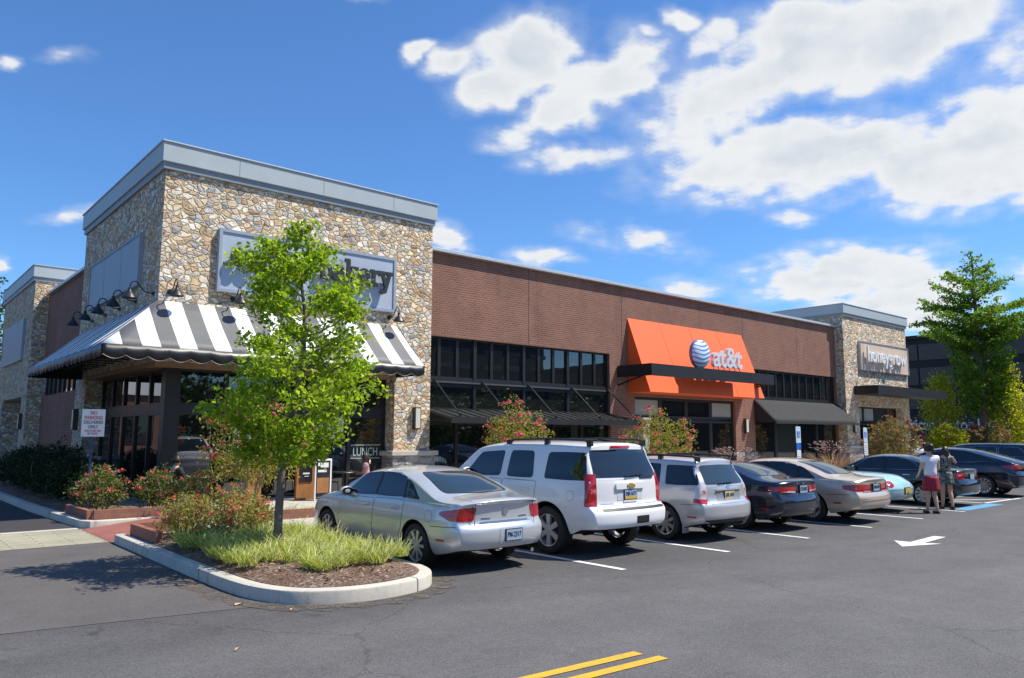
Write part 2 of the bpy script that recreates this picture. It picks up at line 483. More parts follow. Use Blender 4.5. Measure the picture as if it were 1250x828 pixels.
WALKC = m_concrete('sidewalk_concrete', (.44, .415, .37), .25, 1.5)

def m_mulch(t):
    co = t.n('ShaderNodeTexCoord').outputs['Object']
    v = t.n('ShaderNodeTexVoronoi', {'Vector': t.vec('MULTIPLY', co, (1, 1.6, 1)), 'Scale': 26.0}, feature='F1')
    n = t.noise(co, 2.2, 4, .6)
    sp = t.n('ShaderNodeSeparateColor', {0: v.outputs['Color']})
    c = t.ramp(sp.outputs[0], [(0, (.06, .035, .024)), (.4, (.15, .09, .062)), (.7, (.25, .175, .13)), (.9, (.36, .28, .21)), (1, (.09, .05, .035))])
    c2 = t.mix(t.n('ShaderNodeMapRange', {0: n, 1: .45, 2: .65}), c, (.14, .078, .052))
    bsdf(t, col=c2, rough=.95, nrm=t.n('ShaderNodeBump', {'Strength': 1.0, 'Distance': .03, 'Height': t.math('ADD', v.outputs['Distance'], n)}))
MULCH = mat('bark_mulch', m_mulch)

CORNICE = plain('grey_metal_cornice', (.40, .445, .46), .5, 0.0, var=.05, vscale=1.5)
CORNICE2 = plain('dark_grey_trim', (.23, .265, .285), .5, var=.05)
COPING = plain('pale_coping', (.55, .57, .58), .4, .3, var=.05)
FRAME = plain('dark_frame', (.015, .0155, .017), .42, var=.1)
BLACK = plain('black_metal', (.018, .018, .019), .4, var=.15)
BLACK2 = plain('weathered_black_canopy', (.011, .011, .012), .55, var=.15, vscale=2)
ORANGE = plain('orange_canvas', (.85, .118, .020), .65, var=.04, vscale=1.2, bump=.15, bscale=8)
AWNB = plain('charcoal_canvas', (.017, .0175, .019), .85, var=.1, bump=.2, bscale=6)
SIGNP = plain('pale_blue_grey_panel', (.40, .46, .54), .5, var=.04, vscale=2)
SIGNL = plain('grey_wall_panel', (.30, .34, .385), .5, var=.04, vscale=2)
WOODS = plain('weathered_wood_panel', (.62, .48, .37), .7, var=.15, vscale=3)
WOOD = plain('orange_brown_wood', (.34, .145, .045), .5, var=.25, vscale=5)
LETTER = plain('charcoal_lettering', (.028, .030, .034), .45, var=.1)
WHITE = plain('white_paint', (.80, .80, .79), .4, var=.03)
WHITEM = plain('white_plastic', (.78, .78, .76), .35, var=.02)
LAMPGL = plain('frosted_lamp_glass', (.62, .59, .50), .4, var=.03)
ROOFM = plain('roof_membrane', (.3, .3, .3), .9)
SILV = plain('brushed_silver', (.55, .57, .60), .3, .8, var=.05)
BLUE = plain('sign_blue', (.02, .13, .55), .45, var=.03)
REDS = plain('sign_red', (.50, .02, .025), .5, var=.03)
def m_paint(name, c, wear=.35):
    def fn(t):
        co = t.n('ShaderNodeTexCoord').outputs['Object']
        n = t.noise(co, 9, 6, .75); n2 = t.noise(co, 60, 2, .6)
        w = t.n('ShaderNodeMapRange', {0: t.math('ADD', n, t.math('MULTIPLY', t.math('SUBTRACT', n2, .5), .8)), 1: .5, 2: .78, 3: 0.0, 4: wear})
        bsdf(t, col=t.mix(w, c, (.10, .098, .098)), rough=.7, spec=.3)
    return mat(name, fn)
LINEW = m_paint('white_line_paint', (.66, .66, .64), .55)
LINEY = m_paint('yellow_line_paint', (.62, .36, .03), .6)
LINEB = m_paint('blue_line_paint', (.10, .30, .47), .6)
def m_glass(name, c=(.010, .012, .013), rough=.015, ior=2.0):
    def fn(t):
        co = t.n('ShaderNodeTexCoord').outputs['Object']
        n = t.noise(co, .55, 2, .5)
        bp = t.n('ShaderNodeBump', {'Strength': .06, 'Distance': .05, 'Height': n})
        bsdf(t, col=c, rough=rough, nrm=bp, ior=ior)
    return mat(name, fn)
VINYL = plain('black_vinyl', (.011, .0115, .0125), .38, var=.2)
GLASS = m_glass('shop_glass')
GLASSF = m_glass('blinds_behind_glass', (.36, .40, .38), .12)
GLASSG = m_glass('greenish_glass', (.04, .05, .047), .03)
def m_stripe(name, ax, off=0.0):
    def fn(t):
        co = t.n('ShaderNodeTexCoord').outputs['Object']
        sp = t.n('ShaderNodeSeparateXYZ', {0: co})
        m = t.math('FRACT', t.math('DIVIDE', t.math('ADD', sp.outputs[ax], 50.0 + off), .80))
        k = t.math('LESS_THAN', m, .5)
        nz = t.noise(co, 3, 5, .6)
        f = t.n('ShaderNodeMapRange', {0: nz, 1: .3, 2: .7, 3: .9, 4: 1.08})
        c = t.mix(k, (.105, .107, .112), (.80, .80, .795))
        c = t.mix(1.0, c, t.n('ShaderNodeCombineColor', {0: f, 1: f, 2: f}), 'MULTIPLY')
        bsdf(t, col=c, rough=.6, nrm=t.n('ShaderNodeBump', {'Strength': .25, 'Distance': .03, 'Height': t.noise(co, 2.2, 4, .5)}))
    return mat(name, fn)
STRX = m_stripe('striped_canvas_front', 0, .94)
STRY = m_stripe('striped_canvas_side', 1, .9)

def m_leaf(name, c1, c2, c3=None, trans=.45, rough=.5):
    def fn(t):
        g = t.n('ShaderNodeNewGeometry')
        ri = g.outputs['Random Per Island']
        stops = [(0, c1), (1, c2)] if c3 is None else [(0, c1), (.6, c2), (1, c3)]
        c = t.ramp(ri, stops)
        d = t.n('ShaderNodeBsdfPrincipled', {'Base Color': c, 'Roughness': rough, 'Specular IOR Level': .3})
        tr = t.n('ShaderNodeBsdfTranslucent', {0: t.mix(1.0, c, (1.5, 1.6, .7), 'MULTIPLY')})
        mx = t.n('ShaderNodeMixShader', {0: trans, 1: d, 2: tr})
        t.n('ShaderNodeOutputMaterial', {0: mx})
    return mat(name, fn)
L_MAIN = m_leaf('young_tree_leaf', (.12, .20, .016), (.26, .36, .026), (.40, .46, .05), .55)
L_GINK = m_leaf('dark_green_leaf', (.09, .17, .02), (.20, .30, .035), None, .5)
L_COL = m_leaf('golden_green_leaf', (.24, .245, .014), (.44, .43, .03), None, .5)
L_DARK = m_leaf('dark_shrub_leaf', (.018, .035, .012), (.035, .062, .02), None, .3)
L_ROSE = m_leaf('rose_leaf', (.06, .11, .03), (.15, .19, .055), (.26, .16, .08), .35)
L_ROSE2 = m_leaf('olive_rose_leaf', (.15, .18, .045), (.29, .27, .08), (.34, .16, .08), .4)
L_MYR = m_leaf('myrtle_leaf', (.14, .18, .03), (.28, .27, .055), (.34, .20, .07), .4)
L_MYR2 = m_leaf('reddish_myrtle_leaf', (.15, .15, .045), (.25, .13, .075), (.16, .20, .05), .35)
L_LIR = m_leaf('variegated_blade', (.16, .21, .05), (.46, .48, .16), (.68, .66, .34), .35)
L_FOUN = m_leaf('burgundy_blade', (.17, .075, .06), (.32, .18, .14), (.48, .34, .26), .3)
L_HEDGE = m_leaf('far_leaf', (.03, .06, .015), (.06, .10, .025), None, .3)
PINK = m_leaf('pink_petal', (.50, .035, .11), (.66, .10, .20), (.72, .2, .28), .3)
ROSER = m_leaf('coral_rose_petal', (.55, .04, .06), (.66, .10, .12), (.72, .24, .24), .3)
CREAM = m_leaf('cream_petal', (.6, .5, .35), (.7, .62, .5), None, .3)
BARK = plain('grey_bark', (.16, .125, .10), .9, var=.3, vscale=12, bump=.8, bscale=30)
BARKT = plain('tan_bark', (.26, .19, .14), .9, var=.3, vscale=12, bump=.6, bscale=30)

# ================================================================== ground, paving
mb = MB(); mb.add([(-1500, -1500, 0), (1500, -1500, 0), (1500, 1500, 0), (-1500, 1500, 0)], [(0, 1, 2, 3)])
struct(mb.build('asphalt_ground', ASPHALT))
mb = MB(); mb.add([(-60, -10.1, .004), (-4.04, -10.66, .004), (-1.6, -11.1, .004), (-1.2, -10.6, .004), (-1.5, 60, .004), (-60, 60, .004)], [tuple(range(6))])
struct(mb.build('driveway', ASPHALT2))
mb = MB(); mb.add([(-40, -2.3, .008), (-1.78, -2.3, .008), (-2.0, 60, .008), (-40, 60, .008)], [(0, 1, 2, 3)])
struct(mb.build('driveway_shade', plain('shade_dark_asphalt', (.036, .034, .036), .9, var=.2, bump=.4)))  # near-black sheet: shade on the driveway beyond the crosswalk, put into the colour
mb = MB(); mb.add([(-14, -4.75, .008), (-1.7, -4.75, .008), (-1.7, -2.55, .008), (-14, -2.3, .008)], [(0, 1, 2, 3)])
struct(mb.build('crosswalk', PAVER))
mb = MB()
mb.box(-14, -1.78, -2.5, -2.3, -.1, .012)
struct(mb.build('crosswalk_border', CONC))

ISL = [(-1.74, -4.95), (-1.75, -7.0), (-1.76, -9.2), (-1.74, -10.2), (-1.66, -10.75), (-1.45, -11.2), (-1.1, -11.46), (-.65, -11.58), (-.2, -11.55), (.2, -11.40), (.46, -11.12), (.60, -10.75), (.64, -10.3), (.64, -8.5), (.64, -6.6)]
def smooth_path(pts, n=4):
    out = []
    P_ = [Vector((p[0], p[1], 0)) for p in pts]
    for i in range(len(P_) - 1):
        a, b, c, d = P_[max(i - 1, 0)], P_[i], P_[i + 1], P_[min(i + 2, len(P_) - 1)]
        for k in range(n):
            t = k / n
            out.append(.5 * ((2 * b) + (c - a) * t + (2 * a - 5 * b + 4 * c - d) * t * t + (3 * b - a - 3 * c + d) * t ** 3))
    out.append(P_[-1])
    return [(p.x, p.y) for p in out]
isl = smooth_path(ISL)
front_line = [(1.0, -6.1), (1.4, -5.95), (46, -5.95)]
left_line = [(-2.1, 40), (-2.02, 6.8), (-1.95, 2), (-1.80, -1.2), (-1.72, -2.3), (-1.60, -2.55), (-1.3, -2.62), (-.42, -2.62)]
def kerb(path, side, h=.15, w=.16, name='kerb'):
    """swept kerb: side=+1 inner side lies to the left of the path"""
    m = MB(); n = len(path)
    prof = [(0, -.1), (0.004, h - .03), (.012, h - .010), (.035, h), (w, h), (w, -.1)]
    vs = []
    for i, p in enumerate(path):
        a = Vector(path[max(i - 1, 0)]); b = Vector(path[min(i + 1, n - 1)])
        d = (b - a).normalized()
        nr = Vector((-d.y, d.x)) * side
        for (o, z) in prof:
            vs.append((p[0] + nr.x * o, p[1] + nr.y * o, z))
    k = len(prof)
    fs = [(i * k + j, i * k + j + 1, (i + 1) * k + j + 1, (i + 1) * k + j) for i in range(n - 1) for j in range(k - 1)]
    fs += [tuple(range(k)), tuple((n - 1) * k + j for j in reversed(range(k)))]
    m.add(vs, fs)
    return struct(m.build(name, CONC, smooth=40))
def offset_path(path, side, w):
    out = []
    for i, p in enumerate(path):
        a = Vector(path[max(i - 1, 0)]); b = Vector(path[min(i + 1, len(path) - 1)])
        d = (b - a).normalized(); nr = Vector((-d.y, d.x)) * side
        out.append((p[0] + nr.x * w, p[1] + nr.y * w))
    return out
front_path = isl + front_line
kerb(front_path, 1)
kerb(left_line, 1)
inner_f = offset_path(front_path, 1, .155)
inner_l = offset_path(left_line, 1, .155)
walk = inner_l[:-1] + [(-.42, -2.46), (-.42, -4.95)] + inner_f[1:] + [(46, 40)]
mb = MB(); mb.poly_prism(walk, -.1, .146)
struct(mb.build('sidewalk', WALKC))
# red ramp between the two beds, dropping to the crosswalk
mb = MB()
mb.add([(-1.76, -4.95, .014), (-.42, -4.95, .152), (-.42, -2.62, .152), (-1.76, -2.62, .014)], [(0, 1, 2, 3)])
struct(mb.build('ramp_paving', REDPAVE))
# bark mulch of the island and of the left bed (gently mounded sheets)
def mound(poly, name, zc, cx, cy, m):
    k = 6; n = len(poly); vs = []; fs = []
    for j in range(k + 1):
        f = 1 - j / k
        for p in poly:
            x, y = cx + (p[0] - cx) * f, cy + (p[1] - cy) * f
            vs.append((x, y, .155 + zc * (1 - f * f) + (.02 * math.sin(7 * x + 3 * y) * math.cos(5 * y) if 0 < j < k else 0)))
    for j in range(k):
        for i in range(n):
            i2 = (i + 1) % n
            fs.append((j * n + i, j * n + i2, (j + 1) * n + i2, (j + 1) * n + i))
    b = MB(); b.add(vs, fs)
    return struct(b.build(name, m, smooth=60))
bed = offset_path(isl, 1, .165)
bed = [p for p in bed if p[1] < -5.2] + [(.4, -5.3), (-1.55, -5.3)]
mound(bed, 'mulch_bed', .14, -.55, -8.2, MULCH)
lb = [(-1.86, 18), (-1.84, 6.8), (-1.76, 2), (-1.60, -1.2), (-1.50, -2.38), (-.45, -2.40), (.1, -1.6), (-.3, .2), (-.35, 5), (-.3, 18)]
mound(lb, 'mulch_bed', .08, -1.1, 3, MULCH)
# dirt washed along the kerb foot
def grime(path, name):
    a = offset_path(path, -1, .02); b = offset_path(path, -1, .30)
    m = MB(); n = len(a)
    m.add([(p[0], p[1], .007) for p in a] + [(p[0] + .05 * math.sin(i * 1.7), p[1] + .06 * math.cos(i * 2.3), .007) for i, p in enumerate(b)], [(i, i + 1, n + i + 1, n + i) for i in range(n - 1)])
    return struct(m.build(name, DIRT))
def m_dirt(t):
    co = t.n('ShaderNodeTexCoord').outputs['Object']
    a = t.noise(co, 5, 6, .7)
    f = t.n('ShaderNodeMapRange', {0: a, 1: .42, 2: .6})
    p = t.n('ShaderNodeBsdfPrincipled', {'Base Color': t.ramp(t.noise(co, 40, 3, .6), [(.3, (.05, .04, .035)), (.7, (.16, .13, .10))]), 'Roughness': .95})
    tr = t.n('ShaderNodeBsdfTransparent')
    t.n('ShaderNodeOutputMaterial', {0: t.n('ShaderNodeMixShader', {0: f, 1: tr, 2: p})})
DIRT = mat('kerb_dirt', m_dirt)
grime(isl[6:44], 'gutter_dirt')
# a low brick edging round the planted corners
def edging(segs, name, label):
    m = MB()
    for (a, b) in segs:
        m.bar((a[0], a[1], .23), (b[0], b[1], .23), .10, .20)
    o = m.build(name, EDGEBRICK)
    return tag(o, label, 'edging')
edging([((-1.5, -2.32), (-.2, -2.32)), ((-1.56, -2.28), (-1.62, -.6))], 'brick_edging', 'low brick edging at the corner of the rose bed beside the red ramp')
edging([((-1.5, -5.15), (-1.5, -6.6)), ((-1.45, -5.1), (-.3, -5.1))], 'brick_edging', 'low brick edging along the kerb at the back of the tree island')
edging([((.6, -4.55), (3.2, -4.55))], 'brick_edging', 'low brick edging in front of the grass strip behind the silver sedan')
# painted lines
def line(name, a, b, w, m):
    a, b = Vector((*a, 0)), Vector((*b, 0)); d = (b - a).normalized(); nr = Vector((-d.y, d.x, 0)) * w / 2
    q = MB(); q.add([(*(a + nr).xy, .006), (*(a - nr).xy, .006), (*(b - nr).xy, .006), (*(b + nr).xy, .006)], [(0, 1, 2, 3)])
    return struct(q.build(name, m))
for k in range(6):
    x = 2.99 + 2.508 * k
    line('parking_line', (x - .04 * (k == 0), -6.2), (x, -12.1), .11, LINEW)
line('parking_line', (18.6, -6.2), (18.55, -11.5), .11, LINEW)
for i in range(3):
    line('parking_line', (18.6, -10.4 + 1.3 * i), (20.7, -11.6 + 1.3 * i), .11, LINEW)
line('parking_line', (18.6, -11.55), (21.2, -11.65), .11, LINEW)
line('accessible_bay_line', (15.9, -11.85), (18.5, -11.85), .38, LINEB)
line('accessible_bay_line', (21.6, -11.75), (24.5, -11.75), .4, LINEB)
line('yellow_line', (-6.5, -14.32), (.02, -14.84), .105, LINEY)
line('yellow_line', (-6.5, -14.58), (.08, -15.06), .105, LINEY)
mb = MB()
mb.add([(p[0], p[1], .006) for p in [(8.93, -13.2), (8.25, -13.62), (9.12, -13.92), (9.0, -13.68), (10.12, -13.62), (10.1, -13.42), (8.92, -13.48)]], [(0, 1, 6), (1, 2, 3), (1, 3, 6), (3, 4, 5, 6)])
struct(mb.build('road_arrow', LINEW))
# leaf litter by the kerb
for i, (x, y, s, a) in enumerate([(-1.95, -10.9, .11, .5), (-1.6, -11.5, .05, 1.5), (-2.6, -12.6, .05, .2)]):
    q = MB(); q.add([(x, y, .012), (x + s, y + .02, .03), (x + s * 1.1, y + s * .5, .014), (x + .01, y + s * .45, .028)], [(0, 1, 2, 3)])
    tag(q.build('dry_leaf', plain('dry_leaf_%d' % i, (.42, .27, .15), .8)), ['large tan dry leaf lying below the kerb of the tree island', 'small tan dry leaf at the bend of the island kerb', 'pale scrap lying alone on the open asphalt'][i], 'leaf')

# ================================================================== the shop building
B = thing('shop_building', 'one storey brick shop row with stone corner towers', 'building', (0, 0, 0))
# stone corner tower
mb = MB()
mb.box(.12, 8.12, .12, 8.6, 3.57, 8.36)
mb.box(6.85, 8.12, .12, 1.6, -.05, 3.57); mb.box(.12, 1.6, 7.2, 8.6, -.05, 3.57)
mb.box(8.0, 8.12, 1.6, 8.6, -.05, 3.57)
tower = mb.build('stone_tower', STONE, B)
mb = MB()
mb.box(0, 8.21, 0, 8.71, 8.50, 8.99); mb.box(.05, 8.16, .05, 8.66, 8.33, 8.50, 1); mb.box(-.03, 8.24, -.03, 8.74, 8.99, 9.03)
for x in (1.9, 4.3, 6.6): mb.box(x, x + .012, -.004, .01, 8.51, 8.985, 1)
mb.build('cornice', [CORNICE, CORNICE2], tower, bevel=.012)
LIME = plain('limestone_cap', (.46, .42, .38), .8, bump=.3)
for b_, c_ in (((6.78, 8.26, .02, 1.7, -.05, 1.2), (6.70, 8.34, -.06, 1.75, 1.2, 1.34)), ((.02, 1.7, 7.1, 8.72, -.05, 1.0), (-.06, 1.75, 7.0, 8.8, 1.0, 1.12))):
    bs = MB().box(*b_).build('pier_base', GSTONE, tower)
    MB().box(*c_).build('base_cap', LIME, bs, bevel=.02)
mb = MB(); mb.box(.14, 6.85, .14, .75, 3.45, 3.57); mb.box(.14, .75, .75, 7.2, 3.45, 3.57)
mb.box(6.72, 6.92, .06, .3, 3.46, 3.70)
mb.build('timber_lintel', plain('weathered_lintel', (.30, .20, .115), .75, var=.25, bump=.4), tower)
struct_dark = plain('dark_interior', (.02, .02, .02), .9)
mb = MB(); mb.box(.75, 7.98, .75, 8.5, -.05, 3.5)
mb.build('shop_interior', struct_dark, tower)

def glazing(parent, x0, x1, z0, z1, n, y, axis='x', fr=.055, dep=.10, pane=GLASS, name='window', panes=None, rows=None):
    """n framed windows side by side in the plane y=const facing -Y (axis x) or the plane x=const facing -X (axis y)"""
    w = (x1 - x0) / n
    rows = rows or [(z0, z1)]
    for i in range(n):
        for j, (a0, a1) in enumerate(rows):
            f, g = MB(), MB()
            xa, xb = x0 + w * i, x0 + w * (i + 1)
            def bx(m, p0, p1, q0, q1, d0, d1):
                if axis == 'x': m.box(p0, p1, y + d0, y + d1, q0, q1)
                else: m.box(y + d0, y + d1, p0, p1, q0, q1)
            e = .0015
            bx(f, xa + e, xa + fr, a0, a1, 0, dep); bx(f, xb - fr, xb - e, a0, a1, 0, dep)
            bx(f, xa + fr, xb - fr, a0, a0 + fr, 0.002, dep - .002); bx(f, xa + fr, xb - fr, a1 - fr, a1, 0.002, dep - .002)
            fo = f.build(name, FRAME, parent)
            bx(g, xa + fr, xb - fr, a0 + fr, a1 - fr, .05, .062)
            pm = pane if panes is None else panes[j][i]
            g.build('pane', pm, fo)
# tower glazing: transom lights over doors and shop windows
glazing(tower, .86, 6.85, .15, 3.45, 5, .60, rows=[(.15, 2.35), (2.55, 3.45)])
glazing(tower, .86, 7.2, .15, 3.45, 5, .60, axis='y', rows=[(.15, 2.35), (2.55, 3.45)])
mb = MB(); mb.box(.52, .86, .52, .86, -.05, 3.45); mb.box(.86, 6.85, .59, .72, 2.35, 2.55); mb.box(.59, .72, .86, 7.2, 2.35, 2.55)
mb.build('corner_post', FRAME, tower)
# lettered band and notices on the glass
def notice(x, z, w, h, label, y=.635, lines=3, pic=True):
    t = thing('notice', label, 'notice', (x, y, z))
    q = MB(); q.box(x - w / 2, x + w / 2, y - .004, y, z - h / 2, z + h / 2); q.build('sheet', WHITEM, t, inv=True)
    q = MB()
    if pic: q.box(x - w * .42, x - w * .12, y - .007, y - .005, z + h * .1, z + h * .38)
    for k in range(lines): q.box(x - w * .4, x + w * (.4 - .1 * k), y - .007, y - .005, z - h * (.02 + .14 * k), z - h * (.06 + .14 * k))
    q.build('print', LETTER, t, inv=True)
notice(5.05, 2.05, .85, .72, 'white notice with a dark picture taped to the bakery window')
notice(2.55, 2.0, .5, 1.0, 'tall pale poster on the bakery window behind the young tree', pic=False)
WT = plain('window_lettering', (.42, .50, .49), .4)
t = thing('window_lettering', 'pale LUNCH lettering on the bakery window beside the stone pier', 'lettering', (6.22, .63, 1.3))
text_mb('LUNCH', .80, .24, .006).xform(at(FRONT, 6.22, .642, 1.32)).build('lettering', WT, t, inv=True)
q = MB()
for z in (1.12, 1.5): q.box(5.74, 6.70, .636, .64, z, z + .02)
q.build('outline', WT, t, inv=True)

# brick front
mb = MB()
Yb = .60
mb.box(8.12, 35.05, Yb, 1.0, 4.95, 7.68)
mb.box(16.83, 18.3, Yb, 1.0, -.05, 4.95); mb.box(25.3, 26.9, Yb, 1.0, -.05, 4.95)
mb.box(18.3, 25.3, Yb, 1.0, 3.35, 4.95)
mb.box(34.95, 35.05, Yb, 1.0, -.05, 4.95)
front = mb.build('brick_wall', BRICK, B)
mb = MB(); mb.box(8.12, 35.05, Yb - .155, 1.1, 7.68, 7.79)
mb.build('coping', COPING, front, bevel=.01)
for x in (12.6, 17.55, 26.1, 31.0): MB().box(x, x + .018, Yb - .003, Yb + .02, 4.95, 7.66).build('control_joint', FRAME, front)
MB().box(16.76, 18.36, Yb - .06, 1.0, -.05, 1.2).build('pier_base', GSTONE, front)
MB().box(25.24, 26.96, Yb - .06, 1.0, -.05, 1.05).build('pier_base', GSTONE, front)
# ribbon windows over the steel canopy
glazing(front, 8.14, 16.83, 3.62, 4.95, 12, Yb + .12)
glazing(front, 8.14, 16.83, 2.62, 3.40, 4, Yb + .12)
glazing(front, 8.14, 16.83, .15, 2.5, 6, Yb + .12)
mb = MB(); mb.box(8.14, 16.83, Yb + .10, Yb + .3, 3.40, 3.62); mb.box(8.14, 16.83, Yb + .10, Yb + .3, 2.5, 2.62)
for x in (10.3, 12.48, 14.65): mb.box(x - .06, x + .06, Yb + .09, Yb + .2, 2.6, 4.95)
mb.build('mullion', FRAME, front)
# doors below the orange sign
glazing(front, 18.3, 25.3, .15, 3.35, 4, Yb + .12, rows=[(.15, 2.45), (2.5, 3.35)], panes=[[GLASS] * 4, [GLASSF, GLASS, GLASS, GLASSF]], fr=.11)
# shop front below the small black awning
glazing(front, 26.9, 34.95, 3.62, 4.92, 11, Yb + .12)
glazing(front, 26.9, 34.95, .15, 2.55, 4, Yb + .12, fr=.09, panes=[[GLASS, GLASSG, GLASS, GLASS]])
mb = MB(); mb.box(26.9, 34.95, Yb + .1, Yb + .3, 2.55, 3.62)
mb.build('spandrel', FRAME, front)
# far stone tower
mb = MB()
mb.box(35.05, 43.08, .12, 8, 3.42, 8.33); mb.box(35.05, 36.5, .12, 1.4, -.05, 3.42); mb.box(42.2, 43.08, .12, 1.4, -.05, 3.42); mb.box(35.05, 35.2, 1.4, 8, -.05, 3.42); mb.box(42.95, 43.08, 1.4, 8, -.05, 3.42)
ft = mb.build('stone_tower', STONE, B)
mb = MB(); mb.box(34.98, 43.2, 0, 8.1, 8.44, 8.93); mb.box(35.02, 43.14, .05, 8.05, 8.28, 8.44, 1); mb.box(34.95, 43.23, -.03, 8.13, 8.93, 8.97)
mb.build('cornice', [CORNICE, CORNICE2], ft, bevel=.012)
mb = MB(); mb.box(34.98, 36.58, .02, 1.5, -.05, 1.15)
pb = mb.build('pier_base', GSTONE, ft)
mb = MB(); mb.box(34.92, 36.64, -.05, 1.55, 1.15, 1.28)
mb.build('base_cap', MATS['limestone_cap'], pb, bevel=.02)
glazing(ft, 36.5, 42.2, .15, 3.42, 4, .55, rows=[(.15, 2.5), (2.55, 3.42)], panes=[[GLASS] * 4, [GLASSF, GLASSF, GLASSG, GLASS]], fr=.09)
mb = MB(); mb.box(36.5, 42.2, .7, 7.9, -.05, 3.42); mb.build('shop_interior', struct_dark, ft)
# left side: brick wall, high window strip, second stone tower
mb = MB()
Xb = .75
mb.box(Xb, 1.2, 8.6, 18.5, 4.9, 7.68); mb.box(Xb, 1.2, 8.6, 18.5, -.05, 3.35)
lw = mb.build('brick_wall', BRICKX, B)
mb = MB(); mb.box(Xb - .15, 1.3, 8.72, 18.35, 7.68, 7.79); mb.build('coping', COPING, lw, bevel=.01)
glazing(lw, 8.6, 18.4, 3.35, 4.9, 11, Xb + .12, axis='y')
mb = MB()
mb.box(.2, 8, 18.4, 27.2, 3.35, 8.32); mb.box(.2, 8, 18.4, 19.7, -.05, 3.35); mb.box(.2, 8, 25.3, 27.2, -.05, 3.35); mb.box(2.2, 8, 19.7, 25.3, -.05, 3.35)
lt = mb.build('stone_tower', STONE, B)
mb = MB(); mb.box(.085, 8.1, 18.3, 27.3, 8.46, 8.95); mb.box(.13, 8.05, 18.35, 27.25, 8.29, 8.46, 1); mb.box(.055, 8.13, 18.27, 27.33, 8.95, 8.99)
mb.build('cornice', [CORNICE, CORNICE2], lt, bevel=.012)
mb = MB(); mb.box(.12, 2.25, 18.33, 19.78, -.05, 1.05); mb.build('pier_base', GSTONE, lt)
mb = MB(); mb.box(2.1, 2.2, 20.2, 24.8, .1, 3.0); mb.build('door', plain('grey_service_door', (.08, .075, .075), .5), lt)
# roof deck and back
mb = MB(); mb.box(1.0, 43, 1.0, 27, 7.2, 7.4); mb.box(8.2, 43, 24, 27, -.05, 7.2)
mb.build('roof', ROOFM, B)

# ------------------------------------------------------------------ awnings and canopies
HEM = plain('grey_piping', (.07, .07, .075), .5)
def scallop(path, z0, drop, name, m, parent, out, n_per_m=2.3, inv=True, wob=.0):
    """hanging valance along a straight path with a scalloped lower hem"""
    a, b = Vector((*path[0], 0)), Vector((*path[1], 0)); L = (b - a).length; n = int(L * n_per_m) * 6
    o = Vector((out[0], out[1], 0)); vs = []; fs = []
    for i in range(n + 1):
        t = i / n; p = a.lerp(b, t)
        ph = (i % 6) / 6
        d = drop - .085 * (1 - math.sin(math.pi * ph)) if i % 6 else drop - .085
        wv_ = wob * (math.sin(i * .21) + .6 * math.sin(i * .37 + 1))
        for j, f in enumerate((0, .5, 1)):
            q = p + o * (.015 + wv_ * f)
            vs.append((q.x, q.y, z0 - d * f))
    for i in range(n):
        for j in range(2):
            fs.append((i * 3 + j, i * 3 + j + 1, (i + 1) * 3 + j + 1, (i + 1) * 3 + j))
    q = MB(); q.add(vs, fs)
    ob = q.build(name, m, parent, inv=inv, smooth=60)
    md = ob.modifiers.new('thick', 'SOLIDIFY'); md.thickness = .008
    hem = MB(); hem.tube([vs[3 * i + 2] for i in range(n + 1)], .011, 6); hem.build('hem_piping', HEM, ob)
    return ob
A = thing('striped_awning', 'black and white striped canvas awning wrapping round the stone corner', 'awning', (-1, -1, 3.6))
cz, fz = 5.03, 3.75
def sheet(pts_a, pts_b, m, name, n=24, sag=.035, parent=A, inv=True, k=6, th=.012):
    """canvas between a top rail a0-a1 and a bottom rail b0-b1"""
    a0, a1, b0, b1 = map(Vector, (*pts_a, *pts_b)); vs = []; fs = []
    for i in range(n + 1):
        for j in range(k + 1):
            u, v = i / n, j / k
            p = (a0.lerp(a1, u)).lerp(b0.lerp(b1, u), v)
            p.z -= sag * math.sin(math.pi * v) * (.6 + .4 * math.sin(u * math.pi * 6) ** 2)
            vs.append(p)
    for i in range(n):
        for j in range(k):
            fs.append((i * (k + 1) + j, i * (k + 1) + j + 1, (i + 1) * (k + 1) + j + 1, (i + 1) * (k + 1) + j))
    q = MB(); q.add(vs, fs)
    ob = q.build(name, m, parent, inv=inv, smooth=60)
    md = ob.modifiers.new('thick', 'SOLIDIFY'); md.thickness = th
    return ob
sheet([(.10, .10, cz), (6.85, .10, cz)], [(-1.33, -1.32, fz), (6.92, -1.32, fz)], STRX, 'front_canvas')
sheet([(.10, 7.75, cz), (.10, .10, cz)], [(-1.33, 7.75, fz), (-1.33, -1.32, fz)], STRY, 'side_canvas')
scallop([(-1.33, -1.32), (6.92, -1.32)], fz, .32, 'valance', VINYL, A, (0, -1), wob=.018)
scallop([(-1.33, 7.75), (-1.33, -1.32)], fz, .27, 'valance', VINYL, A, (-1, 0), wob=.012)
def end_panel(pts, parent):
    ob = MB().add(pts, [tuple(range(len(pts)))]).build('end_panel', AWNB, parent, inv=True); md = ob.modifiers.new('thick', 'SOLIDIFY'); md.thickness = .01
end_panel([(6.86, .12, cz), (6.93, -1.32, fz), (6.93, -1.32, fz - .26), (6.86, .12, fz - .26)], A)
end_panel([(-1.33, 7.76, fz), (.12, 7.76, cz), (.12, 7.76, fz - .26), (-1.33, 7.76, fz - .26)], A)
q = MB()
for x in [-.9 + .78 * i for i in range(11)]:
    if x < 6.9:
        q.bar((max(x, .12), .1, fz), (x, -1.29, fz - .03), .03); q.bar((max(x, .12), .08, cz - .06), (x, -1.27, fz - .05), .03)
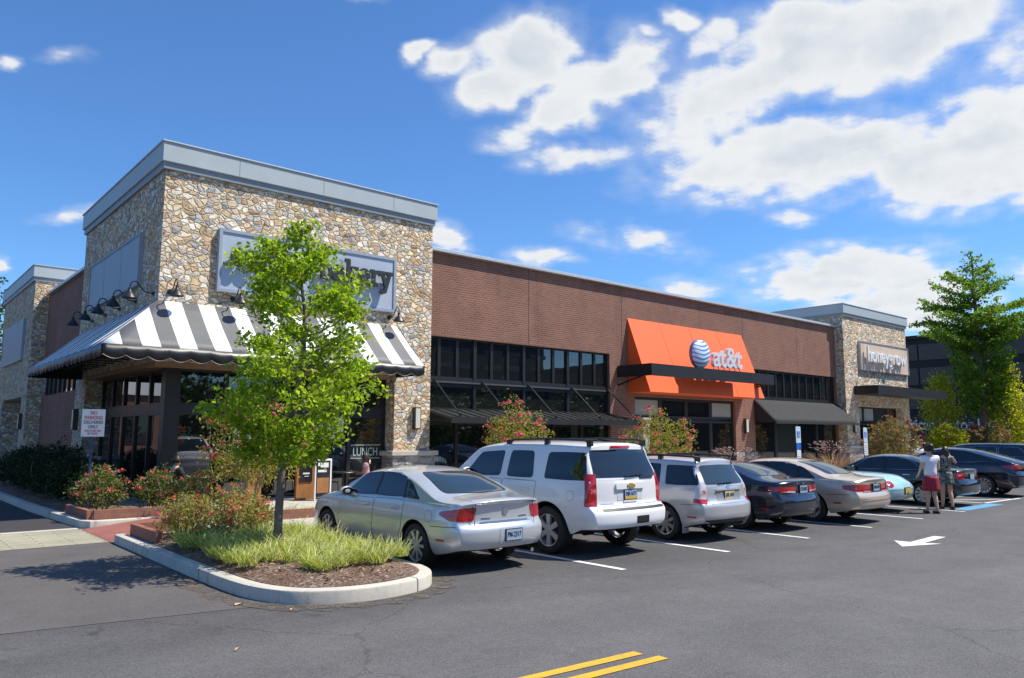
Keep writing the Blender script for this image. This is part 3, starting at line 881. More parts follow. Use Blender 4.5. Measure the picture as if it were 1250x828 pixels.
for y in [-.9 + .8 * i for i in range(11)]:
    q.bar((.1, max(y, .12), fz), (-1.29, y, fz - .03), .03); q.bar((.08, max(y, .12), cz - .06), (-1.27, y, fz - .05), .03)
q.bar((-1.28, -1.28, fz - .04), (6.9, -1.28, fz - .04), .035); q.bar((-1.28, -1.28, fz - .04), (-1.28, 7.7, fz - .04), .035)
q.bar((-.6, -.6, fz - .02), (6.9, -.6, fz - .02), .03); q.bar((-.6, -.6, fz - .02), (-.6, 7.7, fz - .02), .03)
q.build('awning_frame', BLACK, A, inv=True)

# steel canopy with standing seams, hung on rods
A2 = thing('steel_canopy', 'low black standing seam steel canopy hung on rods beside the stone tower', 'canopy', (12.4, 0, 2.3))
q = MB()
yc0, yc1, zc0, zc1 = .58, -.95, 2.62, 2.30
q.add([(8.15, yc0, zc0), (16.75, yc0, zc0), (16.75, yc1, zc1), (8.15, yc1, zc1), (8.15, yc0, zc0 - .04), (16.75, yc0, zc0 - .04), (16.75, yc1, zc1 - .04), (8.15, yc1, zc1 - .04)],
      [(0, 1, 2, 3), (7, 6, 5, 4), (0, 4, 5, 1), (1, 5, 6, 2), (3, 7, 4, 0)])
for i in range(22):
    x = 8.2 + i * .405
    q.bar((x, yc0, zc0 + .012), (x, yc1 + .01, zc1 + .012), .03, .03)
q.box(8.13, 16.77, yc1 - .05, yc1, zc1 - .14, zc1 + .05)
q.build('roof_sheet', BLACK2, A2, inv=True)
for x in (8.6, 10.55, 12.6, 14.75, 16.7):
    r = MB(); r.tube([(x, .56, 3.53), (x, -.80, 2.40)], .022, 8); r.lathe([(.0, -.05), (.06, -.05), (.06, .0), (0, .0)], 10, (x, .60, 3.53), 'y'); r.tube([(x, -.8, 2.46), (x, -.8, 2.33)], .035, 8)
    r.build('tension_rod', BLACK, A2, inv=True)
q = MB(); q.box(8.14, 16.8, Yb + .02, Yb + .09, 3.47, 3.52); q.build('rail', plain('grey_rail', (.12, .12, .125), .4, .4), A2, inv=True)

# orange sign board and its black frame
O = thing('sign_board', 'sloping orange canvas sign panel on the brick wall', 'sign', (21.9, 0, 4))
q = MB(); q.add([(17.9, .59, 6.46), (25.95, .59, 6.46), (25.95, -.52, 3.48), (17.9, -.52, 3.48), (17.9, .59, 3.48), (25.95, .59, 3.48)], [(0, 1, 2, 3), (0, 3, 4), (1, 5, 2), (3, 2, 5, 4)])
q.build('panel', ORANGE, O, inv=True)
for x in (19.9, 21.92, 23.93):
    r = MB(); r.bar((x, .585, 6.455), (x, -.525, 3.485), .02, .008); r.build('seam', ORANGE, O, inv=True)
F = thing('flat_canopy', 'black rectangular steel canopy frame crossing the orange sign panel', 'canopy', (21.5, -.5, 4.3))
q = MB()
q.box(17.25, 25.8, -1.12, -.98, 4.05, 4.5); q.box(17.25, 17.37, -.98, .58, 4.05, 4.5); q.box(25.68, 25.8, -.98, .58, 4.05, 4.5)
q.box(20.1, 23.9, -.98, -.42, 4.30, 4.42)
q.bar((17.3, .58, 3.75), (17.3, -.7, 4.08), .06); q.bar((25.74, .58, 3.75), (25.74, -.7, 4.08), .06)
q.build('frame', BLACK2, F, inv=True)
# globe and wordmark standing on the canopy
def m_globe(t):
    co = t.n('ShaderNodeTexCoord').outputs['Object']
    sp = t.n('ShaderNodeSeparateXYZ', {0: co})
    x, z = sp.outputs[0], sp.outputs[2]
    w = t.math('ADD', z, t.math('MULTIPLY', t.math('SINE', t.math('ADD', t.math('MULTIPLY', x, 4.6), 2.2)), .075))
    m = t.math('FRACT', t.math('DIVIDE', t.math('ADD', w, 10.0), .175))
    th = t.math('ADD', .44, t.math('MULTIPLY', x, .28))
    k = t.math('LESS_THAN', m, th)
    c = t.mix(k, (.72, .76, .80), (.075, .27, .66))
    bsdf(t, col=c, rough=.35)
GLOBE = mat('striped_globe', m_globe)
LG = thing('company_sign', 'blue and white striped globe with white at&t letters standing on the black canopy', 'sign', (22, -.75, 4.5))
q = MB(); n = 32
q.lathe([(.575 * math.sin(math.pi * i / 20), -.575 * math.cos(math.pi * i / 20)) for i in range(21)], n, (0, 0, 0), 'z', sy=.42)
g = q.build('globe', GLOBE, LG, smooth=60); g.location = (20.86 - 22, 0, 5.12 - 4.5)
q = MB(); q.lathe([(.60, -.06), (.60, .06), (.56, .08), (.56, -.06)], n, (20.86, -.68, 5.12), 'y', closed=True); q.build('globe_rim', plain('sign_can_edge', (.10, .16, .30), .4), LG, inv=True, smooth=40)
text_mb('at&t', 2.12, .86, .16, bold=.012).xform(at(FRONT, 22.72, -.75, 5.08)).build('lettering', plain('pale_metal_letters', (.70, .72, .74), .3, .1), LG, inv=True)
q = MB(); q.box(20.4, 23.85, -.78, -.72, 4.50, 4.54)
for x in (20.7, 21.0, 21.75, 22.1, 22.5, 22.9, 23.3, 23.65): q.box(x - .02, x + .02, -.77, -.73, 4.42, 4.70)
q.build('stand', SILV, LG, inv=True)

A3 = thing('plain_awning', 'plain charcoal canvas awning over the shop front before the far stone tower', 'awning', (31, 0, 3))
sheet([(26.85, .58, 3.50), (34.95, .58, 3.50)], [(26.8, -.55, 2.45), (34.95, -.55, 2.45)], AWNB, 'canvas', sag=.02, parent=A3)
end_panel([(26.85, .58, 3.5), (26.8, -.55, 2.45), (26.85, .58, 2.45)], A3)
end_panel([(34.95, .58, 3.5), (34.95, -.55, 2.45), (34.95, .58, 2.45)], A3)
q = MB(); q.box(26.8, 34.95, -.565, -.55, 2.36, 2.46); q.build('valance', AWNB, A3, inv=True)
F2 = thing('flat_canopy', 'thin black flat canopy sticking out of the far stone tower', 'canopy', (40, -.5, 4.2))
q = MB(); q.box(36.0, 45.4, -1.2, 0.10, 4.03, 4.5); q.build('frame', BLACK2, F2, inv=True)

# ------------------------------------------------------------------ signs
S1 = thing('shop_sign', 'pale blue sign with raised charcoal typewriter letters behind the young tree', 'sign', (4.1, .1, 6.2))
q = MB(); q.box(1.47, 6.74, .02, .13, 5.42, 7.06); q.build('panel', SIGNP, S1, inv=True)
q = MB()
for (a, b, c, d) in [(1.47, 6.74, 6.98, 7.06), (1.47, 6.74, 5.42, 5.50), (1.47, 1.55, 5.50, 6.98), (6.66, 6.74, 5.50, 6.98)]: q.box(a, b, -.01, .02, c, d)
q.build('trim', plain('sign_trim', (.30, .35, .42), .5), S1, inv=True)
# slab letters drawn as strokes: unit x-height 1, ascender 1.45, descender -.45
def arc(cx, cy, rx, ry, a0, a1, n=14):
    return [(cx + rx * math.cos(R_(a0 + (a1 - a0) * i / n)), cy + ry * math.sin(R_(a0 + (a1 - a0) * i / n))) for i in range(n + 1)]
GL = {
    'c': (.9, [arc(.45, .5, .36, .44, 45, 315)]),
    'o': (1.0, [arc(.5, .5, .38, .44, 0, 360)]),
    'r': (.85, [[(.1, .95), (.3, .95)], [(.3, .95), (.3, .04)], [(.08, .04), (.56, .04)], [(.3, .6)] + arc(.62, .6, .3, .33, 160, 40)]),
    'n': (1.1, [[(.1, .95), (.28, .95)], [(.28, .95), (.28, .04)], [(.08, .04), (.46, .04)], [(.28, .6)] + arc(.56, .58, .27, .36, 160, 0) + [(.83, .04)], [(.66, .04), (1.02, .04)]]),
    'e': (.95, [[(.1, .52), (.84, .52)] + arc(.47, .5, .37, .44, 3, 320)]),
    'b': (1.0, [[(.06, 1.42), (.24, 1.42)], [(.24, 1.42), (.24, .04)], arc(.52, .48, .32, .43, 0, 360)]),
    'a': (.98, [arc(.46, .62, .3, .32, 150, 0) + [(.76, .04), (.94, .04)], arc(.43, .27, .32, .24, 0, 360)]),
    'k': (1.08, [[(.06, 1.42), (.26, 1.42)], [(.26, 1.42), (.26, .04)], [(.06, .04), (.46, .04)], [(.26, .36), (.74, .93)], [(.58, .94), (.96, .94)], [(.46, .58), (.80, .06)], [(.62, .04), (1.02, .04)]]),
    'y': (1.0, [[(.02, .94), (.38, .94)], [(.64, .94), (1.0, .94)], [(.2, .92), (.52, .05)], [(.82, .92), (.42, -.36), (.24, -.42), (.12, -.34)]]),
    ' ': (.55, [])}
def slab_text(word, w, xh, th, ext):
    tot = sum(GL[c][0] for c in word); k = w / tot
    m = MB(); x = -w / 2
    for c in word:
        adv, strokes = GL[c]
        for st in strokes:
            pts = [(x + p[0] * k, p[1] * xh) for p in st]
            for a, b in zip(pts[:-1], pts[1:]):
                a, b = Vector((*a, 0)), Vector((*b, 0))
                d = (b - a)
                if d.length < 1e-6: continue
                d.normalize(); nr = Vector((-d.y, d.x, 0)); e = d * th * .32
                a2, b2 = a - e, b + e
                q4 = [a2 + nr * th / 2, a2 - nr * th / 2, b2 - nr * th / 2, b2 + nr * th / 2]
                j = random.uniform(0, .006)
                vs = [(p.x, p.y, 0) for p in q4] + [(p.x, p.y, ext + j) for p in q4]
                m.add(vs, [(3, 2, 1, 0), (4, 5, 6, 7), (0, 1, 5, 4), (1, 2, 6, 5), (2, 3, 7, 6), (3, 0, 4, 7)])
        x += adv * k
    return m
slab_text('corner bakery', 4.75, .42, .105, .08).xform(at(FRONT, 4.12, -.10, 6.12)).build('lettering', LETTER, S1, inv=True)
q = MB()
for i in range(12): q.box(1.9 + i * .4, 1.92 + i * .4, -.10, .02, 6.2, 6.24)
q.build('stud', LETTER, S1, inv=True)
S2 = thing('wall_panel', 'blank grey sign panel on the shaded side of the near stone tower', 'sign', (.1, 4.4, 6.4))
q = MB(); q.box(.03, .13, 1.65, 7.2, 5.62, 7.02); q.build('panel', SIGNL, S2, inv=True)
q = MB()
for (a, b, c, d) in [(1.65, 7.2, 6.96, 7.02), (1.65, 7.2, 5.62, 5.68), (1.65, 1.71, 5.68, 6.96), (7.14, 7.2, 5.68, 6.96)]: q.box(.01, .03, a, b, c, d)
for k in range(2): q.box(.026, .03, 3.5 + k * 1.85, 3.508 + k * 1.85, 5.68, 6.96)
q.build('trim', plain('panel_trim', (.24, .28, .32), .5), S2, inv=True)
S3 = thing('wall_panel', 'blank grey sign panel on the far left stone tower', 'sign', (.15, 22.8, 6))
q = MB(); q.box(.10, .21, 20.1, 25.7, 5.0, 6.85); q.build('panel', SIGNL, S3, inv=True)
S4 = thing('shop_sign', 'wooden sign board with white honeygrow letters on the far stone tower', 'sign', (39.9, .1, 6.2))
q = MB(); q.box(36.75, 43.05, .01, .13, 5.4, 7.05); q.build('panel', WOODS, S4, inv=True)
q = MB()
for (a, b, c, d) in [(36.75, 43.05, 6.99, 7.05), (36.75, 43.05, 5.4, 5.46), (36.75, 36.81, 5.46, 6.99), (42.99, 43.05, 5.46, 6.99)]: q.box(a, b, -.02, .01, c, d)
q.build('trim', SILV, S4, inv=True)
text_mb('honeygrow', 5.0, 1.12, .10, bold=.014).xform(at(FRONT, 39.75, -.16, 6.2)).build('lettering', WHITE, S4, inv=True)
q = MB()
for i in range(9): q.box(38.0 + i * .52, 38.03 + i * .52, -.12, .01, 6.2, 6.23)
q.build('stud', SILV, S4, inv=True)

# ------------------------------------------------------------------ lamps
def gooseneck(base, out, label):
    """barn lamp: wall plate, swan neck and shade; built facing -Y at the origin then turned"""
    t = thing('gooseneck_lamp', label, 'lamp', base, 0 if out == 'f' else -math.pi / 2, 'gooseneck lamps over the striped awning')
    return t
def gooseneck_parts(t):
    q = MB(); q.lathe([(0, -.03), (.075, -.03), (.08, 0), (0, 0)], 16, (0, 0, 0), 'y'); q.tube([(0, -.03, 0), (0, -.07, 0)], .035, 10)
    q.build('wall_plate', BLACK, t, smooth=40)
    pts = [(0, -.05, 0), (0, -.22, .02), (0, -.33, .09), (0, -.40, .21), (0, -.48, .29), (0, -.57, .28), (0, -.63, .20), (0, -.64, .06)]
    pts = [(0, -p[1] * -1, p[2]) for p in pts]
    q = MB(); q.tube(pts, .018, 8); q.build('arm', BLACK, t, smooth=60)
    q = MB(); q.lathe([(.0, .12), (.045, .12), (.05, .03), (.085, .0), (.155, -.09), (.205, -.17), (.20, -.172), (.15, -.09), (.08, -.01), (0, -.01)], 20, (0, -.64, -.03))
    q.build('shade', BLACK, t, smooth=50)
    q = MB(); q.lathe([(0, -.13), (.04, -.12), (.05, -.08), (.03, -.03), (0, -.03)], 10, (0, -.64, -.03)); q.build('bulb', LAMPGL, t, smooth=60)
gp = None
fl = ['nearest the corner', 'second from the corner, behind the tree top', 'third from the corner, hidden among the leaves', 'fourth from the corner, beside the tree', 'at the right end by the pier']
for i, x in enumerate([.38, 1.93, 3.49, 5.05, 6.6]):
    lab = 'black gooseneck lamp on the sunny front wall, ' + fl[i]
    if gp is None:
        gp = gooseneck((x, .12, 5.27), 'f', lab); gooseneck_parts(gp); gp.scale = (.86, .86, .86)
    else:
        c = copy_tree(gp); c.location = (x, .12, 5.27); c['label'] = lab
sl = ['nearest the corner', 'second from the corner', 'in the middle of its row of five', 'fourth from the corner', 'farthest back along the wall']
for i, y in enumerate([.50, 2.05, 3.65, 5.2, 6.8]):
    c = copy_tree(gp); c.location = (.12, y, 5.25); c.rotation_euler = (0, 0, -math.pi / 2); c['label'] = 'black gooseneck lamp on the shaded side wall, ' + sl[i]
def sconce(p, rz, label):
    t = thing('wall_sconce', label, 'lamp', p, rz, 'box wall lamps')
    q = MB(); q.box(-.11, .11, -.03, 0, -.33, .33); q.box(-.11, -.085, -.14, -.03, -.32, .32); q.box(.085, .11, -.14, -.03, -.32, .32); q.box(-.11, .11, -.14, -.03, .30, .33); q.box(-.11, .11, -.14, -.03, -.33, -.30)
    q.build('backplate', plain('bronze', (.05, .045, .04), .4), t)
    q = MB(); q.box(-.082, .082, -.15, -.03, -.295, .295); q.build('shade', LAMPGL, t, bevel=.01)
sconce((7.6, .12, 2.3), 0, 'box wall lamp on the stone pier right of the striped awning')
sconce((26.05, Yb, 2.25), 0, 'box wall lamp on the brick pier under the orange sign')
sconce((35.75, .12, 2.3), 0, 'box wall lamp on the pier of the far stone tower')
sconce((.12, 8.0, 2.25), -math.pi / 2, 'box wall lamp on the stone pier behind the no parking sign')
sconce((.2, 19.1, 2.3), -math.pi / 2, 'box wall lamp on the far left stone tower')

# ------------------------------------------------------------------ post signs
def m_two(n1): pass
NP = thing('parking_sign', 'white NO PARKING sign with red and black letters on a blue post', 'sign', (-1.33, -1.0, .15))
q = MB(); q.tube([(-1.33, -.975, .1), (-1.33, -.975, 2.4)], .03, 8); q.build('post', plain('blue_post', (.025, .05, .16), .5), NP, inv=True)
q = MB(); q.box(-1.56, -1.10, -1.012, -1.0, 1.76, 2.36); q.build('panel', WHITE, NP, inv=True, bevel=.003)
for (s_, z, w, h, m) in [('NO', 2.28, .13, .082, REDS), ('PARKING', 2.175, .36, .082, REDS), ('DELIVERIES', 2.075, .38, .07, LETTER), ('ONLY', 1.975, .2, .075, LETTER), ('VIOLATORS WILL', 1.885, .34, .045, REDS), ('BE TOWED', 1.825, .2, .045, REDS)]:
    text_mb(s_, w, h, .004, bold=.012).xform(at(FRONT, -1.33, -1.014, z)).build('lettering', m, NP, inv=True)
NP.location = (-1.22, -.45, .15)
def access_sign(x, y, label, two):
    t = thing('accessible_sign', label, 'sign', (x, y, .15), 0, 'accessible parking signs')
    q = MB(); q.tube([(0, .02, -.1), (0, .02, 2.0)], .025, 8); q.build('post', SILV, t)
    q = MB(); q.box(-.155, .155, -.012, 0, 1.42, 1.98); q.build('panel', plain('pale_sign_%d' % two, (.55, .70, .80), .4), t, bevel=.003)
    q = MB(); q.box(-.09, .09, -.016, -.0125, 1.60, 1.82); q.build('symbol_field', BLUE, t)
    q = MB(); q.lathe([(.028, -.002), (.028, .002), (.045, .002), (.045, -.002)], 14, (.0, -.019, 1.665), 'y', closed=True); q.bar((-.01, -.019, 1.77), (0, -.019, 1.70), .018); q.bar((0, -.019, 1.70), (.05, -.019, 1.70), .016); q.lathe([(0, -.002), (.018, -.002), (.018, .002), (0, .002)], 10, (-.012, -.019, 1.79), 'y')
    q.build('symbol', WHITE, t)
    q = MB(); q.box(-.15, .15, -.012, 0, 1.20 if two else .92, 1.40); q.build('panel', BLUE if two else WHITEM, t, bevel=.003)
    if two:
        q = MB(); q.box(-.13, .13, -.012, 0, .55, 1.18); q.build('panel', WHITEM, t, bevel=.003)
    q = MB()
    for k in range(5): q.box(-.10, .10 - .03 * (k % 3), -.016, -.0125, (.65 if two else .98) + .075 * k, (.665 if two else .995) + .075 * k)
    q.build('print', plain('sign_print_%d' % two, (.25, .25, .45), .5), t)
access_sign(19.55, -5.6, 'accessible parking sign behind the tan sedan, with three stacked panels', 1)
access_sign(24.6, -5.6, 'accessible parking sign before the far stone pier, with two panels', 0)

# ================================================================== vehicles
def pchip(pts):
    xs = [p[0] for p in pts]; ys = [p[1] for p in pts]; n = len(xs)
    d = [(ys[i + 1] - ys[i]) / (xs[i + 1] - xs[i]) for i in range(n - 1)]
    m = [d[0]] + [0 if d[i - 1] * d[i] <= 0 else 2 * d[i - 1] * d[i] / (d[i - 1] + d[i]) for i in range(1, n - 1)] + [d[-1]]
    def f(x):
        if x <= xs[0]: return ys[0]
        if x >= xs[-1]: return ys[-1]
        for i in range(n - 1):
            if x <= xs[i + 1]: break
        h = xs[i + 1] - xs[i]; t = (x - xs[i]) / h
        return (2 * t ** 3 - 3 * t * t + 1) * ys[i] + (t ** 3 - 2 * t * t + t) * h * m[i] + (-2 * t ** 3 + 3 * t * t) * ys[i + 1] + (t ** 3 - t * t) * h * m[i + 1]
    return f
def m_carpaint(name, c, metal=.35, rough=.32, flake=.0):
    def fn(t):
        co = t.n('ShaderNodeTexCoord').outputs['Object']
        n = t.noise(co, 3.0, 5, .65)
        sp = t.n('ShaderNodeSeparateXYZ', {0: co})
        # a little road dust low on the body
        d = t.math('MULTIPLY', t.n('ShaderNodeMapRange', {0: sp.outputs[2], 1: .15, 2: .55, 3: .24, 4: .0}), t.n('ShaderNodeMapRange', {0: n, 1: .35, 2: .65}))
        col = t.mix(d, c, (.20, .18, .16))
        bsdf(t, col=col, metal=metal, rough=t.math('ADD', rough, t.math('MULTIPLY', d, .5)), coat=1.0, crough=.03)
    return mat(name, fn)
CARGLASS = m_glass('car_glass', (.008, .011, .013), .012, 1.75)
CARGLASS2 = m_glass('pale_car_glass', (.022, .034, .04), .015, 1.8)
TRIM = plain('black_trim', (.014, .014, .015), .45)
UNDER = plain('underbody_black', (.008, .008, .008), .8)
TYRE = plain('tyre_rubber', (.016, .016, .016), .75, var=.25, bump=.2)
CHROME = plain('chrome', (.62, .63, .65), .12, 1.0, var=.03)
ALLOY = plain('alloy_wheel', (.48, .49, .50), .28, .85, var=.06)
BRIGHT = plain('bright_wheel', (.62, .63, .64), .3, .55, var=.05)
LENSR = plain('red_lens', (.40, .006, .010), .12, coat=1.0, var=.1)
LENSD = plain('dark_red_lens', (.20, .006, .008), .12, coat=1.0, var=.1)
LENSW = plain('clear_lens', (.62, .55, .55), .12, coat=1.0, var=.06)
LENSP = plain('pink_lens', (.55, .12, .13), .12, coat=1.0, var=.06)
PLATE = plain('plate_blue_white', (.30, .38, .48), .4, var=.08)
PLATEY = plain('plate_cream', (.55, .48, .28), .4, var=.08)
PLATEINK = plain('plate_ink', (.02, .03, .12), .5)
PLATEGOLD = plain('plate_gold', (.55, .38, .05), .5)
GOLD = plain('gold_badge', (.60, .40, .10), .3, .6)

def body_mesh(S):
    ro, wb, L, R = S['ro'], S['wb'], S['L'], S['R']
    fo = L - ro - wb
    y0, y1 = -ro, wb + fo
    top, crown, belt, plan, sill = (pchip(S[k]) for k in ('top', 'crown', 'belt', 'plan', 'sill'))
    rear, front = pchip(S['rear']), pchip(S.get('front', [(.2, .12), (.45, 0), (.62, .02), (.9, .14)]))
    Ra = R + S.get('archgap', .055)
    st = [y0 + d for d in (0, .03, .07, .12, .18, .25, .33)] + [y1 - d for d in (0, .03, .07, .13, .2, .28)]
    for c in (0, wb):
        st += [c - Ra - .006, c + Ra + .006] + [c - Ra * math.cos(math.pi * k / 12) for k in range(13)]
    y = y0 + .42
    while y < y1 - .35:
        if min(abs(y - c - s_ * Ra) for c in (0, wb) for s_ in (-1, 1)) > .05 and all(abs(y - c) > Ra for c in (0, wb)):
            st.append(y)
        y += .105
    st = sorted(set(round(a, 4) for a in st))
    st2 = [st[0]]
    for a in st[1:]:
        if a - st2[-1] > .004: st2.append(a)
    st = st2
    NS, N1, N2 = 14, 10, 7
    sv = [math.sin(math.pi / 2 * (-1 + 2 * k / NS)) for k in range(NS + 1)]
    tum = S['tumble']
    def section(y):
        zt = top(y); ze = zt - crown(y)
        zb = sill(y)
        z0 = zb
        for c in (0, wb):
            if abs(y - c) <= Ra:
                zb = max(zb, R + math.sqrt(max(Ra * Ra - (y - c) ** 2, 0)))
        be = min(belt(y), ze - .025)
        return zt, ze, zb, z0, be
    def halfw(y, z, sec):
        zt, ze, zb, z0, be = sec
        h = plan(y)
        if z <= be:
            q = (z - z0) / max(be - z0, .05)
            return h * (1 - .085 * max(0, (.42 - q) / .42) ** 2 - .04 * max(0, (q - .62) / .38) ** 2 + .012 * math.exp(-((q - .66) / .1) ** 2))
        return h * .96 - S.get('ledge', .012) - tum * (z - be) - S.get('tum2', .10) * (z - be) ** 2
    def warp(x, y, z):
        h = plan(y)
        w = max(0, 1 - (y - y0) / .6) ** 1.6
        if w > 0:
            y += w * (rear(z) + S['rearc'] * min(abs(x) / max(S['plan'][3][1], .1), 1.1) ** 3)
        w = max(0, 1 - (y1 - y) / .7) ** 1.6 if y > y1 - .7 else 0
        if w > 0:
            y -= w * (front(z) + .26 * min(abs(x) / max(S['plan'][3][1], .1), 1.1) ** 2.6)
        return (x, y, z)
    V = []; Fc = []; mi = []; idx = {}
    def vert(i, kind, k):
        key = (i, kind, k)
        if key in idx: return idx[key]
        yy = st[i]; sec = section(yy); zt, ze, zb, z0, be = sec
        def rowz(j):
            lo = min(zb, be - .004)
            return lo + (be - lo) * j / N1 if j <= N1 else be + (ze - be) * (j - N1) / N2
        if kind in ('R', 'L'):
            z = rowz(k); x = halfw(yy, z, sec) * (1 if kind == 'R' else -1)
        elif kind == 'T':
            s = sv[k]; z = zt - crown(yy) * abs(s) ** 3.2; x = s * halfw(yy, ze, sec)
        elif kind == 'B':
            s = sv[k]; z = rowz(0); x = s * halfw(yy, z, sec)
        else:                                            # cap grid
            a, b = k; s = sv[a]; z = rowz(b); x = s * halfw(yy, z, sec)
            if b > N1: z = z + (zt - crown(yy) * abs(s) ** 3.2 - ze) * ((b - N1) / N2) ** 1.5
        V.append(warp(x, yy, z)); idx[key] = len(V) - 1
        return idx[key]
    n = len(st); NR = N1 + N2
    for i in range(n - 1):
        for j in range(NR):
            Fc.append((vert(i, 'R', j), vert(i + 1, 'R', j), vert(i + 1, 'R', j + 1), vert(i, 'R', j + 1))); mi.append(0)
            Fc.append((vert(i, 'L', j + 1), vert(i + 1, 'L', j + 1), vert(i + 1, 'L', j), vert(i, 'L', j))); mi.append(0)
        for k in range(NS):
            Fc.append((vert(i, 'T', k), vert(i, 'T', k + 1), vert(i + 1, 'T', k + 1), vert(i + 1, 'T', k))); mi.append(0)
            Fc.append((vert(i, 'B', k + 1), vert(i, 'B', k), vert(i + 1, 'B', k), vert(i + 1, 'B', k + 1))); mi.append(1)
    for i in (0, n - 1):
        for a in range(NS):
            for b in range(NR):
                q = (vert(i, 'C', (a, b)), vert(i, 'C', (a + 1, b)), vert(i, 'C', (a + 1, b + 1)), vert(i, 'C', (a, b + 1)))
                Fc.append(q if i == 0 else q[::-1]); mi.append(0)
    me = bpy.data.meshes.new('body')
    me.from_pydata(V, [], Fc)
    me.polygons.foreach_set('material_index', mi)
    bm = bmesh.new(); bm.from_mesh(me)
    bmesh.ops.remove_doubles(bm, verts=bm.verts, dist=.0012)
    bmesh.ops.recalc_face_normals(bm, faces=bm.faces)
    bm.to_mesh(me); bm.free()
    o = bpy.data.objects.new('body', me); COL.objects.link(o)
    md = o.modifiers.new('s', 'SUBSURF'); md.levels = md.render_levels = 1
    dg = bpy.context.evaluated_depsgraph_get()
    m2 = bpy.data.meshes.new_from_object(o.evaluated_get(dg))
    bpy.data.objects.remove(o); bpy.data.meshes.remove(me)
    m2.polygons.foreach_set('use_smooth', [True] * len(m2.polygons))
    m2.name = 'body'
    return m2

class Skin:
    """throws outlines onto the body so that panes, lamps, doors and trim follow its curvature"""
    def __init__(s, me):
        s.b = BVHTree.FromPolygons([v.co.copy() for v in me.vertices], [tuple(p.vertices) for p in me.polygons])
    def hit(s, p, d, off):
        h = s.b.ray_cast(p - d * 3, d, 24)
        if h[0] is None:
            h = s.b.find_nearest(p)
        n = h[1]
        if n.dot(d) > 0: n = -n
        return h[0] + n * off
    def outline(s, pts, r, step=.06):
        pts = [Vector(p) for p in pts]; n = len(pts); out = []
        for i in range(n):
            a, p, b = pts[i - 1], pts[i], pts[(i + 1) % n]
            rr = r[i] if isinstance(r, (list, tuple)) else r
            ra = min(rr, (a - p).length * .48); rb = min(rr, (b - p).length * .48)
            p0 = p + (a - p).normalized() * ra; p2 = p + (b - p).normalized() * rb
            for k in range(6):
                t = k / 5
                out.append(p0 * (1 - t) ** 2 + p * 2 * t * (1 - t) + p2 * t * t)
            nx = pts[(i + 1) % n]; nb = pts[(i + 2) % n]
            rn = r[(i + 1) % n] if isinstance(r, (list, tuple)) else r
            q = nx + (p - nx).normalized() * min(rn, (p - nx).length * .48)
            L = (q - p2).length; m = int(L / step)
            for k in range(1, m): out.append(p2.lerp(q, k / m))
        return out
    def patch(s, pts, d, off=.004, r=.03, rings=6, mb=None, grow=0.0, mi=0):
        mb = mb or MB(); d = Vector(d).normalized()
        ol = s.outline(pts, r)
        c = sum(ol, Vector()) / len(ol)
        if grow:
            ol = [p + (p - c).normalized() * grow for p in ol]
        n = len(ol); vs = []; fs = []
        for k in range(rings):
            f = 1 - k / rings
            for p in ol: vs.append(s.hit(c + (p - c) * f, d, off))
        vs.append(s.hit(c, d, off))
        for k in range(rings - 1):
            for i in range(n):
                j = (i + 1) % n
                fs.append((k * n + i, k * n + j, (k + 1) * n + j, (k + 1) * n + i))
        for i in range(n): fs.append(((rings - 1) * n + i, (rings - 1) * n + (i + 1) % n, len(vs) - 1))
        # folded back edge so that the piece has thickness
        o = len(vs)
        for p in ol: vs.append(s.hit(p, d, -.004))
        for i in range(n): fs.append((i, o + i, o + (i + 1) % n, (i + 1) % n))
        mb.add(vs, fs, mi)
        return mb
    def strip(s, pts, d, w=.008, off=.002, mb=None):
        mb = mb or MB(); d = Vector(d).normalized(); P_ = []
        for a, b in zip(pts[:-1], pts[1:]):
            a, b = Vector(a), Vector(b); m = max(int((b - a).length / .05), 1)
            P_ += [a.lerp(b, k / m) for k in range(m)]
        P_.append(Vector(pts[-1])); vs = []; fs = []
        for i, p in enumerate(P_):
            t = (P_[min(i + 1, len(P_) - 1)] - P_[max(i - 1, 0)]).normalized(); nr = t.cross(d).normalized() * w / 2
            vs += [s.hit(p + nr, d, off), s.hit(p - nr, d, off)]
        for i in range(len(P_) - 1): fs.append((2 * i, 2 * i + 1, 2 * i + 3, 2 * i + 2))
        return mb.add(vs, fs)

